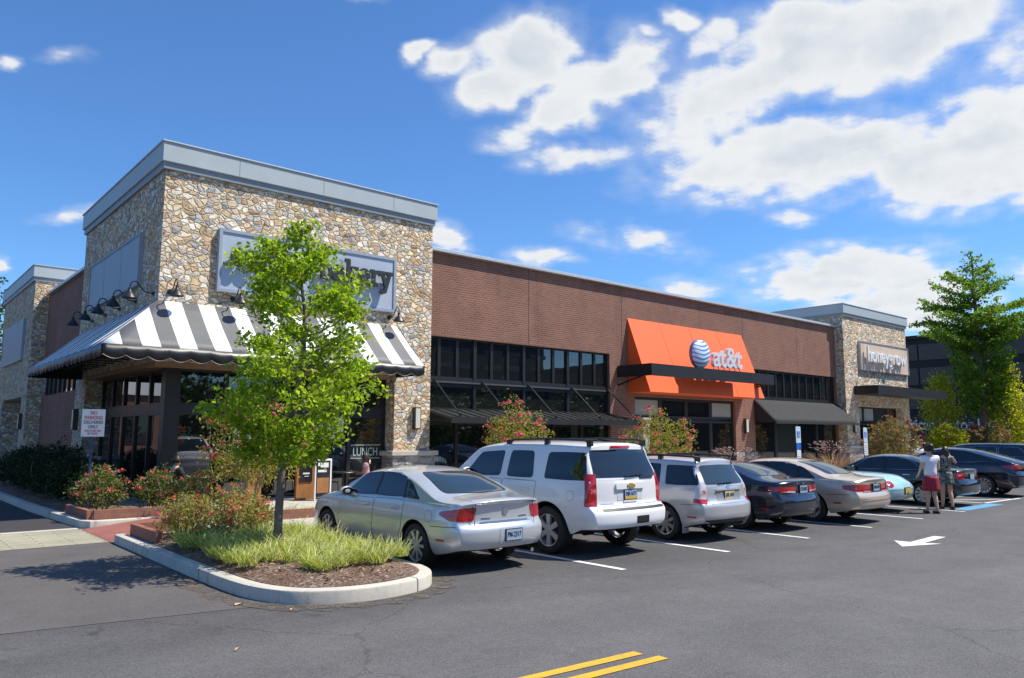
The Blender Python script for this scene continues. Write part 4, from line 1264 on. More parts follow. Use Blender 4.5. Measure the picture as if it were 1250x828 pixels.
def wheel(root, x, y, R, w, spokes, sw, side, rr=.70, alloy=ALLOY, cap=True, name='wheel', hubcap=False):
    q = MB(); q.lathe([(0, -.03), (R * .5, -.03), (R * .5, .0), (0, .0)], 24, (x + side * w * .1, y, R), 'x')
    hub = q.build(name, UNDER, root, smooth=40)
    q = MB()
    o = w / 2; ri = R * rr
    q.lathe([(ri, -o * .86), (ri + .012, -o), (R * .90, -o), (R * .965, -o * .88), (R, -o * .55), (R, o * .55), (R * .965, o * .88), (R * .90, o), (ri + .012, o), (ri, o * .86)], 40, (x, y, R), 'x', closed=True)
    for dz in (-.35, 0, .35): q.lathe([(R + .002, o * dz - .006), (R + .002, o * dz + .006)], 40, (x, y, R), 'x', mi=1)
    q.build('tyre', [TYRE, UNDER], hub, smooth=35)
    q = MB(); f = side * o * .80
    q.lathe([(ri, -side * o * .7), (ri * .97, -side * o * .6), (ri * .94, f * .3), (ri * .95, f), (ri * 1.0, f * 1.04), (ri * 1.01, f * .9)], 40, (x, y, R), 'x')
    q.lathe([(0, f * .92), (R * .12, f * .92), (R * .15, f * .75), (R * .16, f * .2)], 20, (x, y, R), 'x')
    for k in range(spokes):
        a = 2 * math.pi * (k + .5) / spokes
        ax = Vector((0, math.cos(a), math.sin(a))); ay = Vector((0, -math.sin(a), math.cos(a)))
        w0, w1 = sw, sw * 1.35
        r0, r1 = R * .10, ri * .97
        c = Vector((x, y, R)); xs = Vector((1, 0, 0))
        def pt(r_, s_, e): return c + ax * r_ + ay * s_ + xs * e
        vs = [pt(r0, -w0, f * .86), pt(r0, w0, f * .86), pt(r1, w1, f * .93), pt(r1, -w1, f * .93), pt(r0, -w0, f * .45), pt(r0, w0, f * .45), pt(r1, w1, f * .5), pt(r1, -w1, f * .5)]
        q.add(vs, [(0, 1, 2, 3), (7, 6, 5, 4), (0, 4, 5, 1), (1, 5, 6, 2), (2, 6, 7, 3), (3, 7, 4, 0)])
        if hubcap:
            b = a + math.pi / spokes
            q.obox(c + Vector((0, math.cos(b), math.sin(b))) * ri * .93 + xs * f * .9, Vector((0, math.cos(b), math.sin(b))), Vector((0, -math.sin(b), math.cos(b))), xs, ri * .06, ri * .14, .01)
    if hubcap:
        q.lathe([(0, f * .98), (ri * .42, f * .94), (ri * .46, f * .7)], 24, (x, y, R), 'x')
    q.build('rim', alloy, hub, smooth=35)

def plate(root, sk, x, z, m, txt=None, w=.305, h=.155, gold=False):
    p = sk.hit(Vector((x, -2, z)), Vector((0, 1, 0)), .012)
    q = MB(); q.box(x - w / 2 - .012, x + w / 2 + .012, p.y - .008, p.y + .03, z - h / 2 - .012, z + h / 2 + .012)
    fr = q.build('plate_frame', TRIM, root)
    q = MB(); q.box(x - w / 2, x + w / 2, p.y - .012, p.y - .009, z - h / 2, z + h / 2); pl = q.build('licence_plate', m, root)
    if gold:
        q = MB(); q.box(x - w / 2, x + w / 2, p.y - .0145, p.y - .0125, z - h / 2, z - h * .22); q.build('plate_band', PLATEGOLD, pl)
    if txt:
        text_mb(txt, w * .86, h * .48, .003, bold=.01).xform(at(FRONT, x, p.y - .015, z + .008)).build('plate_lettering', PLATEINK, pl)

def R_A(S): return S['R'] + S.get('archgap', .055) + .01
def make_car(S, loc, rz, label, group='cars parked nose in to the kerb', cat='car', name='parked_car'):
    root = thing(name, label, cat, loc, rz, group)
    root.scale = (.92, .92, .92)
    me = body_mesh(S)
    sk = Skin(me)
    paint = S['paint']
    body = link_mesh('body', me, [paint, UNDER], root)
    W = S['plan'][3][1]
    glass = S.get('glass', CARGLASS)
    for side in (1, -1):
        d = (-side, 0, 0)
        for wn in S['windows']:
            p3 = [(side * W, a, b) for (a, b) in wn]
            if S.get('chrome'):
                sk.patch(p3, d, .0022, r=S.get('wr', .05), grow=.022).build('window_trim', CHROME, root, smooth=60)
            q = sk.patch(p3, d, .0035, r=S.get('wr', .05), grow=.010); tr = q.build('window_seal', TRIM, root, smooth=60)
            q = sk.patch(p3, d, .0055, r=S.get('wr', .05)); q.build('window', glass, root, smooth=60)
        for dr in S['doors']:
            p3 = [(side * W, a, b) for (a, b) in dr['o']]
            sk.patch(p3, d, .0008, r=.06, grow=.010).build('door_gap', UNDER, root, smooth=60)
            do = sk.patch(p3, d, .0026, r=.055, rings=9).build('door', paint, root, smooth=60)
            hy, hz = dr['h']
            hp = sk.hit(Vector((side * W, hy, hz)), Vector(d), .018)
            q = MB(); q.lathe([(0, -.11), (.016, -.105), (.021, -.06), (.021, .06), (.016, .105), (0, .11)], 10, (hp.x, hp.y, hp.z), 'y', sx=1, sy=.8)
            q.build('handle', S.get('handle', paint), do, smooth=60)
            sk.patch([(side * W, hy - .07, hz - .03), (side * W, hy + .07, hz - .03), (side * W, hy + .07, hz + .025), (side * W, hy - .07, hz + .025)], d, .0034, r=.03, rings=3).build('handle_recess', S.get('recess', TRIM), do, smooth=60)
            if 'mold' in S:
                a = min(o_[0] for o_ in dr['o']) + .05; b = max(o_[0] for o_ in dr['o']) - .03; z = S['mold']
                sk.patch([(side * W, a, z - .018), (side * W, b, z - .018), (side * W, b, z + .018), (side * W, a, z + .018)], d, .012, r=.015, rings=2).build('side_moulding', paint, do, smooth=60)
        if S.get('pillar'):
            for a_, b_ in zip(S['windows'][:-1], S['windows'][1:]):
                lo = lambda w_, g: g(p[0] for p in w_ if p[1] < 1.16)
                hi = lambda w_, g: g(p[0] for p in w_ if p[1] >= 1.16)
                zb_, zt_ = max(min(p[1] for p in a_), min(p[1] for p in b_)) , min(max(p[1] for p in a_), max(p[1] for p in b_))
                sk.patch([(side * W, lo(a_, max) - .01, zb_), (side * W, lo(b_, min) + .01, zb_), (side * W, hi(b_, min) + .01, zt_ - .005), (side * W, hi(a_, max) - .01, zt_ - .005)], d, .0045, r=.004, rings=3).build('window_pillar', TRIM, root, smooth=60)
        if 'bseam' in S:
            z_ = S['bseam']; sk.strip([(side * W, -R_A(S), z_), (side * W, -.72, z_ + .01), (side * W, -.92, z_ + .015)], d, .009, .0015).build('bumper_gap', UNDER, root)
            q = sk.patch([(side * W, -R_A(S) - .14, .46), (side * W, -R_A(S) - .32, .46), (side * W, -R_A(S) - .32, .49), (side * W, -R_A(S) - .14, .49)][::-1], d, .005, r=.01, rings=2); q.build('side_marker', LENSR, root, smooth=50)
        # mirror
        my, mz = S['mirror']
        mp = sk.hit(Vector((side * W, my, mz)), Vector(d), .09)
        q = MB(); q.lathe([(.11 * math.sin(math.pi * i / 10), -.055 * math.cos(math.pi * i / 10)) for i in range(11)], 16, (mp.x, my, mz), 'y', sx=.75, sy=1.15)
        q.bar((mp.x, my, mz - .03), (mp.x - side * .13, my + .02, mz - .06), .04)
        mo = q.build('mirror', S.get('mirrorm', paint), root, smooth=60)
        q = MB(); q.lathe([(0, 0), (.09, 0), (.09, .004), (0, .004)], 16, (mp.x, my - .05, mz), 'y', sx=.75, sy=1.15); q.build('mirror_glass', CARGLASS, mo)
        # fuel flap on the left
        if side == -1 and 'flap' in S:
            fy, fz = S['flap']
            o8 = [(side * W, fy + .085 * math.cos(k * math.pi / 6), fz + .085 * math.sin(k * math.pi / 6)) for k in range(12)]
            sk.patch(o8, d, .0008, r=.02, grow=.005, rings=3).build('flap_gap', TRIM, root, smooth=60)
            sk.patch(o8, d, .0022, r=.02, rings=3).build('fuel_flap', paint, root, smooth=60)
        dd = Vector((-side * .55, .835, 0)).normalized()
        for (lens, pts) in S['lamps']:
            p3 = [(side * p[0], p[1], p[2]) for p in pts]
            if side < 0: p3 = p3[::-1]
            sk.patch(p3, dd, .006, r=S.get('lr', .03), rings=5).build('tail_lamp', lens, root, smooth=50)
        for (lens, pts) in S.get('hlamps', [(LENSW, [(.55, 9, S['noz']), (.80, 9, S['noz'] + .02), (.80, 9, S['noz'] + .13), (.55, 9, S['noz'] + .10)])] if 'noz' in S else []):
            sk.patch([(side * p[0], p[1], p[2]) for p in pts], (-side * .4, -.9, 0), .006, r=.03).build('headlamp', lens, root, smooth=50)
    # rear and front glass
    p3 = [(x, -9, z) for (x, z) in S['backlight']]
    sk.patch(p3, S.get('bdir', (0, 1, 0)), .003, r=S.get('br', .05), grow=.012, rings=10).build('window_seal', TRIM, root, smooth=60) if S['backlight'] else None
    if S['backlight']:
        sk.patch(p3, S.get('bdir', (0, 1, 0)), .0055, r=S.get('br', .05), rings=10).build('rear_window', S.get('rglass', glass), root, smooth=60)
    p3 = [(x, y, z) for (x, y, z) in S['screen']]
    sk.patch(p3, (0, -.75, -.66), .005, r=.07, rings=10).build('windscreen', glass, root, smooth=60)
    # boot lid / tailgate
    if 'boot' in S:
        p3 = [(x, -9, z) for (x, z) in S['boot']]
        sk.patch(p3, (0, 1, 0), .0008, r=.05, grow=.006).build('boot_gap', UNDER, root, smooth=60)
        sk.patch(p3, (0, 1, 0), .003, r=.045, rings=9).build('boot_lid', paint, root, smooth=60)
    if 'bootseam' in S:
        m_ = MB()
        for pts in S['bootseam']: sk.strip(pts, (0, 0, -1), .008, .0015, m_)
        m_.build('panel_gap', UNDER, root)
    for (nm, m_, pts, dr, off, r_) in S.get('patches', []):
        sk.patch(pts, dr, off, r=r_, rings=4).build(nm, m_, root, smooth=50)
    if 'plate' in S:
        plate(root, sk, *S['plate'])
    R = S['R']; tr = S['track'] / 2; wz = S.get('tw', .215)
    for (yy) in (0, S['wb']):
        for sd in (1, -1):
            wheel(root, sd * tr, yy, R, wz, S['spokes'], S['sw'], sd, S.get('rr', .70), S.get('alloy', ALLOY), hubcap=S.get('hubcap', False))
    for (nm, m_, fn) in S.get('extra', []):
        q = MB(); fn(q); q.build(nm, m_, root, smooth=45)
    return root, sk
def rect(x0, x1, z0, z1, y=-9): return [(x0, y, z0), (x1, y, z0), (x1, y, z1), (x0, y, z1)]

def rails(xr, y0, y1, z, h=.05):
    def f(q):
        for s in (1,):
            q.tube([(s * xr, y0, z - .03), (s * xr, y0 + .12, z + h), (s * xr, (y0 + y1) / 2, z + h + .02), (s * xr, y1 - .15, z + h), (s * xr, y1, z - .03)], .022, 8)
            for yy in (y0 + .02, (y0 + y1) / 2, y1 - .02): q.box(s * xr - .03, s * xr + .03, yy - .05, yy + .05, z - .05, z + h)
    return f

# 1 silver saloon next to the island
SILVER = m_carpaint('silver_paint', (.53, .555, .575), .4, .30)
LAC = dict(pillar=True, bseam=.66, L=5.03, wb=2.81, ro=1.13, R=.335, track=1.60, tumble=.36, ledge=.015, rearc=.20, paint=SILVER, chrome=False, handle=CHROME, recess=SILVER, tw=.22,
    top=[(-1.13, 1.035), (-1.0, 1.065), (-.75, 1.075), (-.52, 1.10), (-.15, 1.235), (.25, 1.37), (.65, 1.445), (1.1, 1.475), (1.6, 1.45), (2.05, 1.30), (2.6, 1.06), (3.1, .985), (3.55, .88), (3.9, .66)],
    crown=[(-1.13, .06), (-.6, .075), (0, .10), (.6, .085), (1.6, .08), (2.4, .08), (3.2, .10), (3.9, .12)],
    belt=[(-1.13, .96), (-.6, .985), (.2, .985), (1.5, .965), (2.4, .93), (3.2, .85), (3.9, .55)],
    plan=[(-1.13, .80), (-.95, .865), (-.6, .905), (0, .925), (1.4, .925), (2.6, .915), (3.2, .885), (3.6, .80), (3.9, .66)],
    sill=[(-1.13, .34), (-.7, .27), (-.3, .22), (1.4, .20), (3.2, .22), (3.9, .26)],
    rear=[(.3, .10), (.38, .03), (.50, .0), (.63, .0), (.68, .035), (.72, .085), (.85, .085), (.97, .075), (1.035, .02), (1.1, .05)],
    windows=[[(-.05, 1.02), (.34, 1.04), (.42, 1.30), (.30, 1.26)], [(.40, 1.04), (1.18, 1.02), (1.16, 1.385), (.72, 1.375), (.47, 1.32)], [(1.26, 1.02), (2.22, 1.0), (1.72, 1.34), (1.24, 1.385)]],
    doors=[dict(o=[(.36, .62), (.52, .34), (1.22, .30), (1.20, .97), (.33, .985)], h=(.55, .865)), dict(o=[(1.235, .30), (2.30, .30), (2.36, .60), (2.24, .94), (1.215, .965)], h=(1.45, .855))],
    mirror=(2.10, 1.03), mold=.565, flap=(-.36, .80), backlight=[(-.64, 1.115), (.64, 1.115), (.50, 1.395), (-.50, 1.395)], bdir=(0, 1, 0), br=.09, rglass=CARGLASS2,
    screen=[(-.72, 2.6, 1.08), (.72, 2.6, 1.08), (.56, 1.75, 1.41), (-.56, 1.75, 1.41)],
    lamps=[(LENSR, [(.62, -1.06, .745), (.545, -1.06, .945), (.74, -1.0, .945), (.90, -.64, .885), (.895, -.60, .835), (.87, -.84, .755)])], lr=.035,
    bootseam=[[(-.58, -1.1, 1), (-.60, -.55, 1.1), (.60, -.55, 1.1), (.58, -1.1, 1)]],
    plate=(.10, .53, PLATE, 'PM-2317'), spokes=9, sw=.019, alloy=BRIGHT, rr=.70, noz=.66,
    patches=[('plate_recess', SILVER, rect(-.16, .36, .42, .64), (0, 1, 0), .006, .03), ('boot_crease', CHROME, rect(-.46, .46, .728, .742), (0, 1, 0), .006, .006), ('badge', CHROME, [(.0 + .055 * math.cos(k * math.pi / 6), -9, .875 + .055 * math.sin(k * math.pi / 6)) for k in range(12)], (0, 1, 0), .014, .02),
             ('boot_gap', UNDER, rect(-.50, .50, .713, .719), (0, 1, 0), .004, .002), ('lettering', CHROME, rect(-.44, -.28, .775, .795), (0, 1, 0), .006, .003), ('lettering', CHROME, rect(.27, .44, .775, .80), (0, 1, 0), .006, .003)],
    extra=[('exhaust', CHROME, lambda q: q.tube([(.5, -1.10, .27), (.5, -.7, .27)], .03, 10))])
car1, _ = make_car(LAC, (1.67, -10.14, 0), R_(.4), 'silver four door saloon parked beside the tree island')

# 2 white off-road wagon
WHITEP = m_carpaint('white_car_paint', (.74, .75, .75), 0.0, .35)
def white_suv(S_extra=None):
    S = dict(L=5.13, wb=2.95, ro=1.14, R=.40, archgap=.08, track=1.72, tumble=.24, tum2=.12, ledge=.02, rearc=.13, paint=WHITEP, tw=.265, chrome=False, recess=WHITEP,
    top=[(-1.14, 1.79), (-1.02, 1.845), (-.6, 1.875), (.4, 1.895), (1.5, 1.885), (2.05, 1.83), (2.45, 1.56), (2.85, 1.25), (3.0, 1.19), (3.5, 1.14), (3.85, 1.06), (3.99, .82)],
    crown=[(-1.14, .06), (-.4, .075), (1.5, .075), (2.5, .08), (3.2, .08), (3.99, .12)],
    belt=[(-1.14, 1.22), (0, 1.21), (2.0, 1.20), (2.8, 1.15), (3.5, 1.02), (3.99, .70)],
    plan=[(-1.14, .915), (-1.0, .955), (-.6, .985), (0, 1.0), (1.5, 1.0), (2.8, .995), (3.4, .96), (3.75, .90), (3.99, .78)],
    sill=[(-1.14, .47), (-.7, .44), (-.5, .34), (1.5, .31), (3.5, .32), (3.99, .36)],
    rear=[(.45, .06), (.52, .0), (.74, .0), (.775, .02), (.80, .135), (1.0, .135), (1.24, .15), (1.30, .165), (1.78, .36), (1.85, .36)],
    windows=[[(-.92, 1.26), (.12, 1.26), (.12, 1.70), (-.80, 1.70)], [(.42, 1.26), (1.12, 1.26), (1.12, 1.71), (.52, 1.71)], [(1.32, 1.26), (2.36, 1.24), (1.98, 1.66), (1.32, 1.71)]],
    doors=[dict(o=[(.33, .62), (.52, .42), (1.20, .42), (1.20, 1.20), (.30, 1.20)], h=(.55, 1.05)), dict(o=[(1.23, .42), (2.36, .42), (2.42, .7), (2.42, 1.18), (1.23, 1.20)], h=(1.46, 1.05))],
    mirror=(2.22, 1.30), wr=.07, flap=(-.55, 1.0), backlight=[(-.78, 1.30), (.78, 1.30), (.70, 1.745), (-.70, 1.745)], bdir=(0, 1, 0), br=.05,
    screen=[(-.80, 2.8, 1.28), (.80, 2.8, 1.28), (.66, 2.1, 1.72), (-.66, 2.1, 1.72)],
    lamps=[(LENSR, [(.795, -1.0, .84), (.80, -1.0, 1.36), (.955, -.90, 1.36), (.965, -.86, .84)]), (LENSP, [(.81, -1.0, 1.04), (.81, -1.0, 1.13), (.90, -.96, 1.13), (.90, -.96, 1.04)])], lr=.02,
    boot=[(-.78, .82), (.78, .82), (.78, 1.255), (-.78, 1.255)],
    plate=(.0, 1.01, PLATE, 'DJB-1677', .305, .155, True), spokes=6, sw=.036, alloy=BRIGHT, rr=.68, noz=.86,
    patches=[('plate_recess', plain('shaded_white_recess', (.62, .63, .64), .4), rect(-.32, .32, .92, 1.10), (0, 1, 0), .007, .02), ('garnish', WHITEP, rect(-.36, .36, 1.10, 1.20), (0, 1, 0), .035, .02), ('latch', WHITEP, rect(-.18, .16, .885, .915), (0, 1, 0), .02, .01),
             ('badge', GOLD, [(-.09, -9, 1.135), (-.04, -9, 1.135), (-.04, -9, 1.12), (.05, -9, 1.12), (.05, -9, 1.135), (.10, -9, 1.135), (.085, -9, 1.175), (.04, -9, 1.175), (.04, -9, 1.19), (-.05, -9, 1.19), (-.05, -9, 1.175), (-.10, -9, 1.175)], (0, 1, 0), .05, .004),
             ('step_pad', TRIM, rect(-.72, .86, .765, .80), (0, 1, 0), .006, .01), ('hitch_opening', UNDER, rect(.02, .34, .535, .66), (0, 1, 0), .006, .02),
             ('high_brake_lamp', LENSR, rect(-.24, .24, 1.775, 1.815), (0, 1, 0), .02, .015), ('window_handle', TRIM, rect(.28, .66, 1.262, 1.30), (0, 1, 0), .02, .015), ('lettering', SILV, rect(-.70, -.42, .865, .885), (0, 1, 0), .006, .003)],
    extra=[*[('roof_rail', TRIM, rails(s_ * .68, -.75, 1.35, 1.86, .05)) for s_ in (-1, 1)], ('wiper', TRIM, lambda q: q.bar((-.1, -1.0, 1.31), (.35, -.98, 1.33), .02)), ('rear_axle', UNDER, lambda q: (q.tube([(-.75, 0, .40), (.75, 0, .40)], .06, 10), q.lathe([(0, -.14), (.15, -.08), (.15, .08), (0, .14)], 12, (0, 0, .38), 'x'), q.box(-.55, .55, -.9, -.3, .46, .55)))])
    return S
car2, _ = make_car(white_suv(), (4.03, -10.40, 0), R_(.2), 'big white off-road wagon with roof rails and dark glass', cat='suv')

# 3 silver-grey estate
GREYP = m_carpaint('grey_silver_paint', (.52, .525, .53), .4, .32)
FLAPM = plain('grey_mud_flap', (.3, .3, .3), .7)
FOR = dict(bseam=.70, L=4.49, wb=2.525, ro=.98, R=.335, track=1.50, tumble=.28, tum2=.12, ledge=.015, rearc=.15, paint=GREYP, tw=.215, recess=GREYP,
    top=[(-.98, 1.47), (-.88, 1.525), (-.5, 1.56), (.5, 1.59), (1.2, 1.575), (1.65, 1.48), (2.1, 1.22), (2.45, 1.02), (2.9, .96), (3.3, .86), (3.5, .66)],
    crown=[(-.98, .05), (-.3, .07), (1.2, .07), (2.2, .08), (2.9, .08), (3.5, .12)],
    belt=[(-.98, 1.03), (0, 1.02), (1.5, .99), (2.3, .95), (3.0, .85), (3.5, .55)],
    plan=[(-.98, .775), (-.85, .815), (-.5, .85), (0, .868), (1.3, .868), (2.4, .86), (2.9, .83), (3.25, .76), (3.5, .64)],
    sill=[(-.98, .36), (-.6, .30), (-.4, .25), (1.3, .23), (3.0, .25), (3.5, .28)],
    rear=[(.32, .09), (.40, .03), (.50, 0), (.70, 0), (.745, .03), (.775, .095), (.95, .10), (1.05, .12), (1.46, .34), (1.52, .34)],
    windows=[[(-.74, 1.07), (-.02, 1.06), (.02, 1.42), (-.60, 1.41)], [(.14, 1.06), (.86, 1.05), (.86, 1.445), (.18, 1.435)], [(.98, 1.05), (2.02, 1.02), (1.58, 1.38), (.98, 1.445)]],
    doors=[dict(o=[(.30, .55), (.44, .34), (.90, .33), (.90, .99), (.10, 1.015)], h=(.30, .90)), dict(o=[(.93, .33), (2.06, .33), (2.08, .6), (2.02, .97), (.93, .99)], h=(1.12, .88))],
    mirror=(1.92, 1.06), wr=.045, mold=.55, backlight=[(-.60, 1.075), (.60, 1.075), (.53, 1.42), (-.53, 1.42)], bdir=(0, 1, 0), br=.06, rglass=CARGLASS2,
    screen=[(-.68, 2.45, 1.04), (.68, 2.45, 1.04), (.54, 1.7, 1.42), (-.54, 1.7, 1.42)],
    lamps=[(LENSW, [(.66, -.88, .80), (.63, -.86, 1.05), (.72, -.84, 1.09), (.815, -.66, .82)]), (LENSR, [(.665, -.9, .725), (.66, -.88, .805), (.815, -.66, .82), (.82, -.66, .735)]), (LENSP, [(.665, -.88, .88), (.665, -.86, .97), (.735, -.82, .97), (.75, -.82, .88)])], lr=.015,
    boot=[(-.60, .72), (.60, .72), (.645, 1.03), (-.645, 1.03)],
    plate=(.02, .86, PLATEY, 'GVK 4470'), spokes=8, sw=.026, rr=.69, noz=.66,
    patches=[('garnish', GREYP, rect(-.38, .42, .955, .985), (0, 1, 0), .025, .01), ('badge', CHROME, [(.02 + .06 * math.cos(k * math.pi / 6), -9, 1.025 + .036 * math.sin(k * math.pi / 6)) for k in range(12)], (0, 1, 0), .018, .015), ('plate_recess', plain('grey_recess', (.30, .305, .31), .4, .3), rect(-.36, .40, .77, .945), (0, 1, 0), .006, .02),
             ('bumper_lip', TRIM, rect(-.72, .72, .345, .43), (0, 1, 0), .006, .02), ('lettering', CHROME, rect(-.42, -.26, .90, .92), (0, 1, 0), .009, .003)],
    extra=[*[('roof_rail', TRIM, rails(s_ * .60, -.65, 1.15, 1.545, .045)) for s_ in (-1, 1)], ('wiper', TRIM, lambda q: q.bar((-.28, -.86, 1.085), (.15, -.86, 1.10), .018)), *[('mud_flap', FLAPM, (lambda s_: lambda q: q.box(s_ * .82, s_ * .64, -.42, -.405, .16, .42))(s_)) for s_ in (-1, 1)],
           ('rear_axle', UNDER, lambda q: (q.tube([(-.65, 0, .335), (.65, 0, .335)], .04, 8), q.box(-.1, .45, -.85, -.35, .27, .40)))])
car3, sk3 = make_car(FOR, (6.63, -10.55, 0), R_(-.3), 'silver grey estate car with roof rails and a cream plate')
# soft toys and luggage seen through the estate's back window: a pale bundle pressed to the glass
# 4 navy saloon
NAVY = m_carpaint('navy_paint', (.010, .013, .028), .2, .25)
ACC = dict(pillar=True, bseam=.68, L=4.81, wb=2.74, ro=1.10, R=.325, track=1.54, tumble=.36, rearc=.17, paint=NAVY, tw=.21, recess=NAVY,
    top=[(-1.10, 1.04), (-1.0, 1.075), (-.7, 1.09), (-.45, 1.12), (0, 1.27), (.4, 1.38), (.8, 1.44), (1.2, 1.45), (1.6, 1.40), (2.05, 1.22), (2.5, 1.02), (2.9, .96), (3.4, .85), (3.71, .64)],
    crown=[(-1.10, .06), (-.6, .07), (0, .09), (.8, .08), (1.6, .08), (2.4, .08), (3.71, .12)],
    belt=[(-1.10, .965), (-.5, .985), (.5, .97), (1.5, .945), (2.4, .91), (3.2, .80), (3.71, .52)],
    plan=[(-1.10, .78), (-.95, .83), (-.6, .875), (0, .905), (1.3, .905), (2.5, .895), (3.0, .86), (3.4, .78), (3.71, .64)],
    sill=[(-1.10, .33), (-.7, .27), (-.4, .22), (1.4, .20), (3.0, .22), (3.71, .25)],
    rear=[(.3, .10), (.4, .02), (.52, 0), (.66, 0), (.70, .03), (.73, .075), (.95, .085), (1.04, .05), (1.1, .08)],
    windows=[[(.02, 1.03), (1.0, 1.01), (1.0, 1.37), (.62, 1.35), (.28, 1.24)], [(1.10, 1.01), (2.08, .99), (1.58, 1.31), (1.10, 1.37)]],
    doors=[dict(o=[(.34, .6), (.5, .32), (1.04, .30), (1.04, .96), (.22, .975)], h=(.42, .86)), dict(o=[(1.07, .30), (2.14, .30), (2.18, .6), (2.10, .93), (1.07, .955)], h=(1.28, .85))],
    mirror=(1.98, 1.01), backlight=[(-.62, 1.135), (.62, 1.135), (.50, 1.375), (-.50, 1.375)], bdir=(0, 1, 0), br=.06, rglass=CARGLASS2,
    screen=[(-.70, 2.5, 1.04), (.70, 2.5, 1.04), (.55, 1.7, 1.36), (-.55, 1.7, 1.36)],
    lamps=[(LENSR, [(.30, -1.05, .80), (.30, -1.05, .925), (.62, -1.0, .93), (.86, -.70, .92), (.87, -.72, .86), (.75, -.95, .81)]), (LENSW, [(.32, -1.05, .80), (.32, -1.05, .835), (.70, -.98, .85), (.74, -.95, .815)])], lr=.015,
    bootseam=[[(-.58, -1.05, 1), (-.60, -.5, 1.1), (.60, -.5, 1.1), (.58, -1.05, 1)]],
    plate=(.02, .865, PLATE, 'FZD-0812'), spokes=7, sw=.03, rr=.68, noz=.66,
    patches=[('badge', CHROME, rect(-.04, .04, .965, 1.01), (0, 1, 0), .01, .012), ('boot_gap', UNDER, rect(-.62, .62, .735, .741), (0, 1, 0), .004, .002)])
car4, _ = make_car(ACC, (9.02, -10.52, 0), R_(.3), 'dark navy saloon with a wide red tail lamp band', cat='car')
# 5 tan saloon
TAN = m_carpaint('tan_paint', (.60, .49, .365), .35, .30)
LES = dict(LAC); LES.update(L=5.08, wb=2.85, ro=1.20, paint=TAN, handle=TAN, recess=TAN, rearc=.15, flap=None, glass=CARGLASS,
    top=[(-1.20, 1.00), (-1.08, 1.035), (-.8, 1.055), (-.45, 1.09), (-.05, 1.24), (.35, 1.37), (.75, 1.43), (1.15, 1.445), (1.65, 1.41), (2.1, 1.26), (2.6, 1.04), (3.1, .97), (3.55, .86), (3.88, .66)],
    lamps=[(LENSR, [(.30, -1.15, .735), (.30, -1.15, .885), (.70, -1.08, .905), (.90, -.80, .88), (.905, -.78, .79), (.82, -1.0, .745)])], lr=.03,
    plan=[(-1.20, .80), (-1.0, .865), (-.6, .905), (0, .93), (1.4, .93), (2.6, .915), (3.2, .885), (3.6, .80), (3.88, .66)],
    backlight=[(-.62, 1.105), (.62, 1.105), (.52, 1.375), (-.52, 1.375)], br=.06,
    windows=[[(-.12, 1.01), (.26, 1.02), (.34, 1.28), (.18, 1.22)], [(.32, 1.02), (1.14, 1.0), (1.12, 1.36), (.68, 1.35), (.40, 1.29)], [(1.22, 1.0), (2.2, .98), (1.70, 1.32), (1.20, 1.36)]],
    plate=(.0, .82, PLATE, 'HBR-5190'), spokes=15, sw=.013, alloy=ALLOY, hubcap=True, rr=.68,
    patches=[('boot_gap', UNDER, rect(-.62, .62, .715, .721), (0, 1, 0), .004, .002), ('plate_recess', TRIM, rect(-.27, .27, .72, .91), (0, 1, 0), .005, .02), ('bumper_strip', TAN, rect(-.84, .84, .545, .585), (0, 1, 0), .014, .015), ('badge', CHROME, rect(-.05, .05, .945, .965), (0, 1, 0), .01, .005)], extra=[])
LES.pop('flap')
car5, _ = make_car(LES, (11.38, -10.80, 0), R_(.2), 'tan four door saloon with many slot wheel covers')
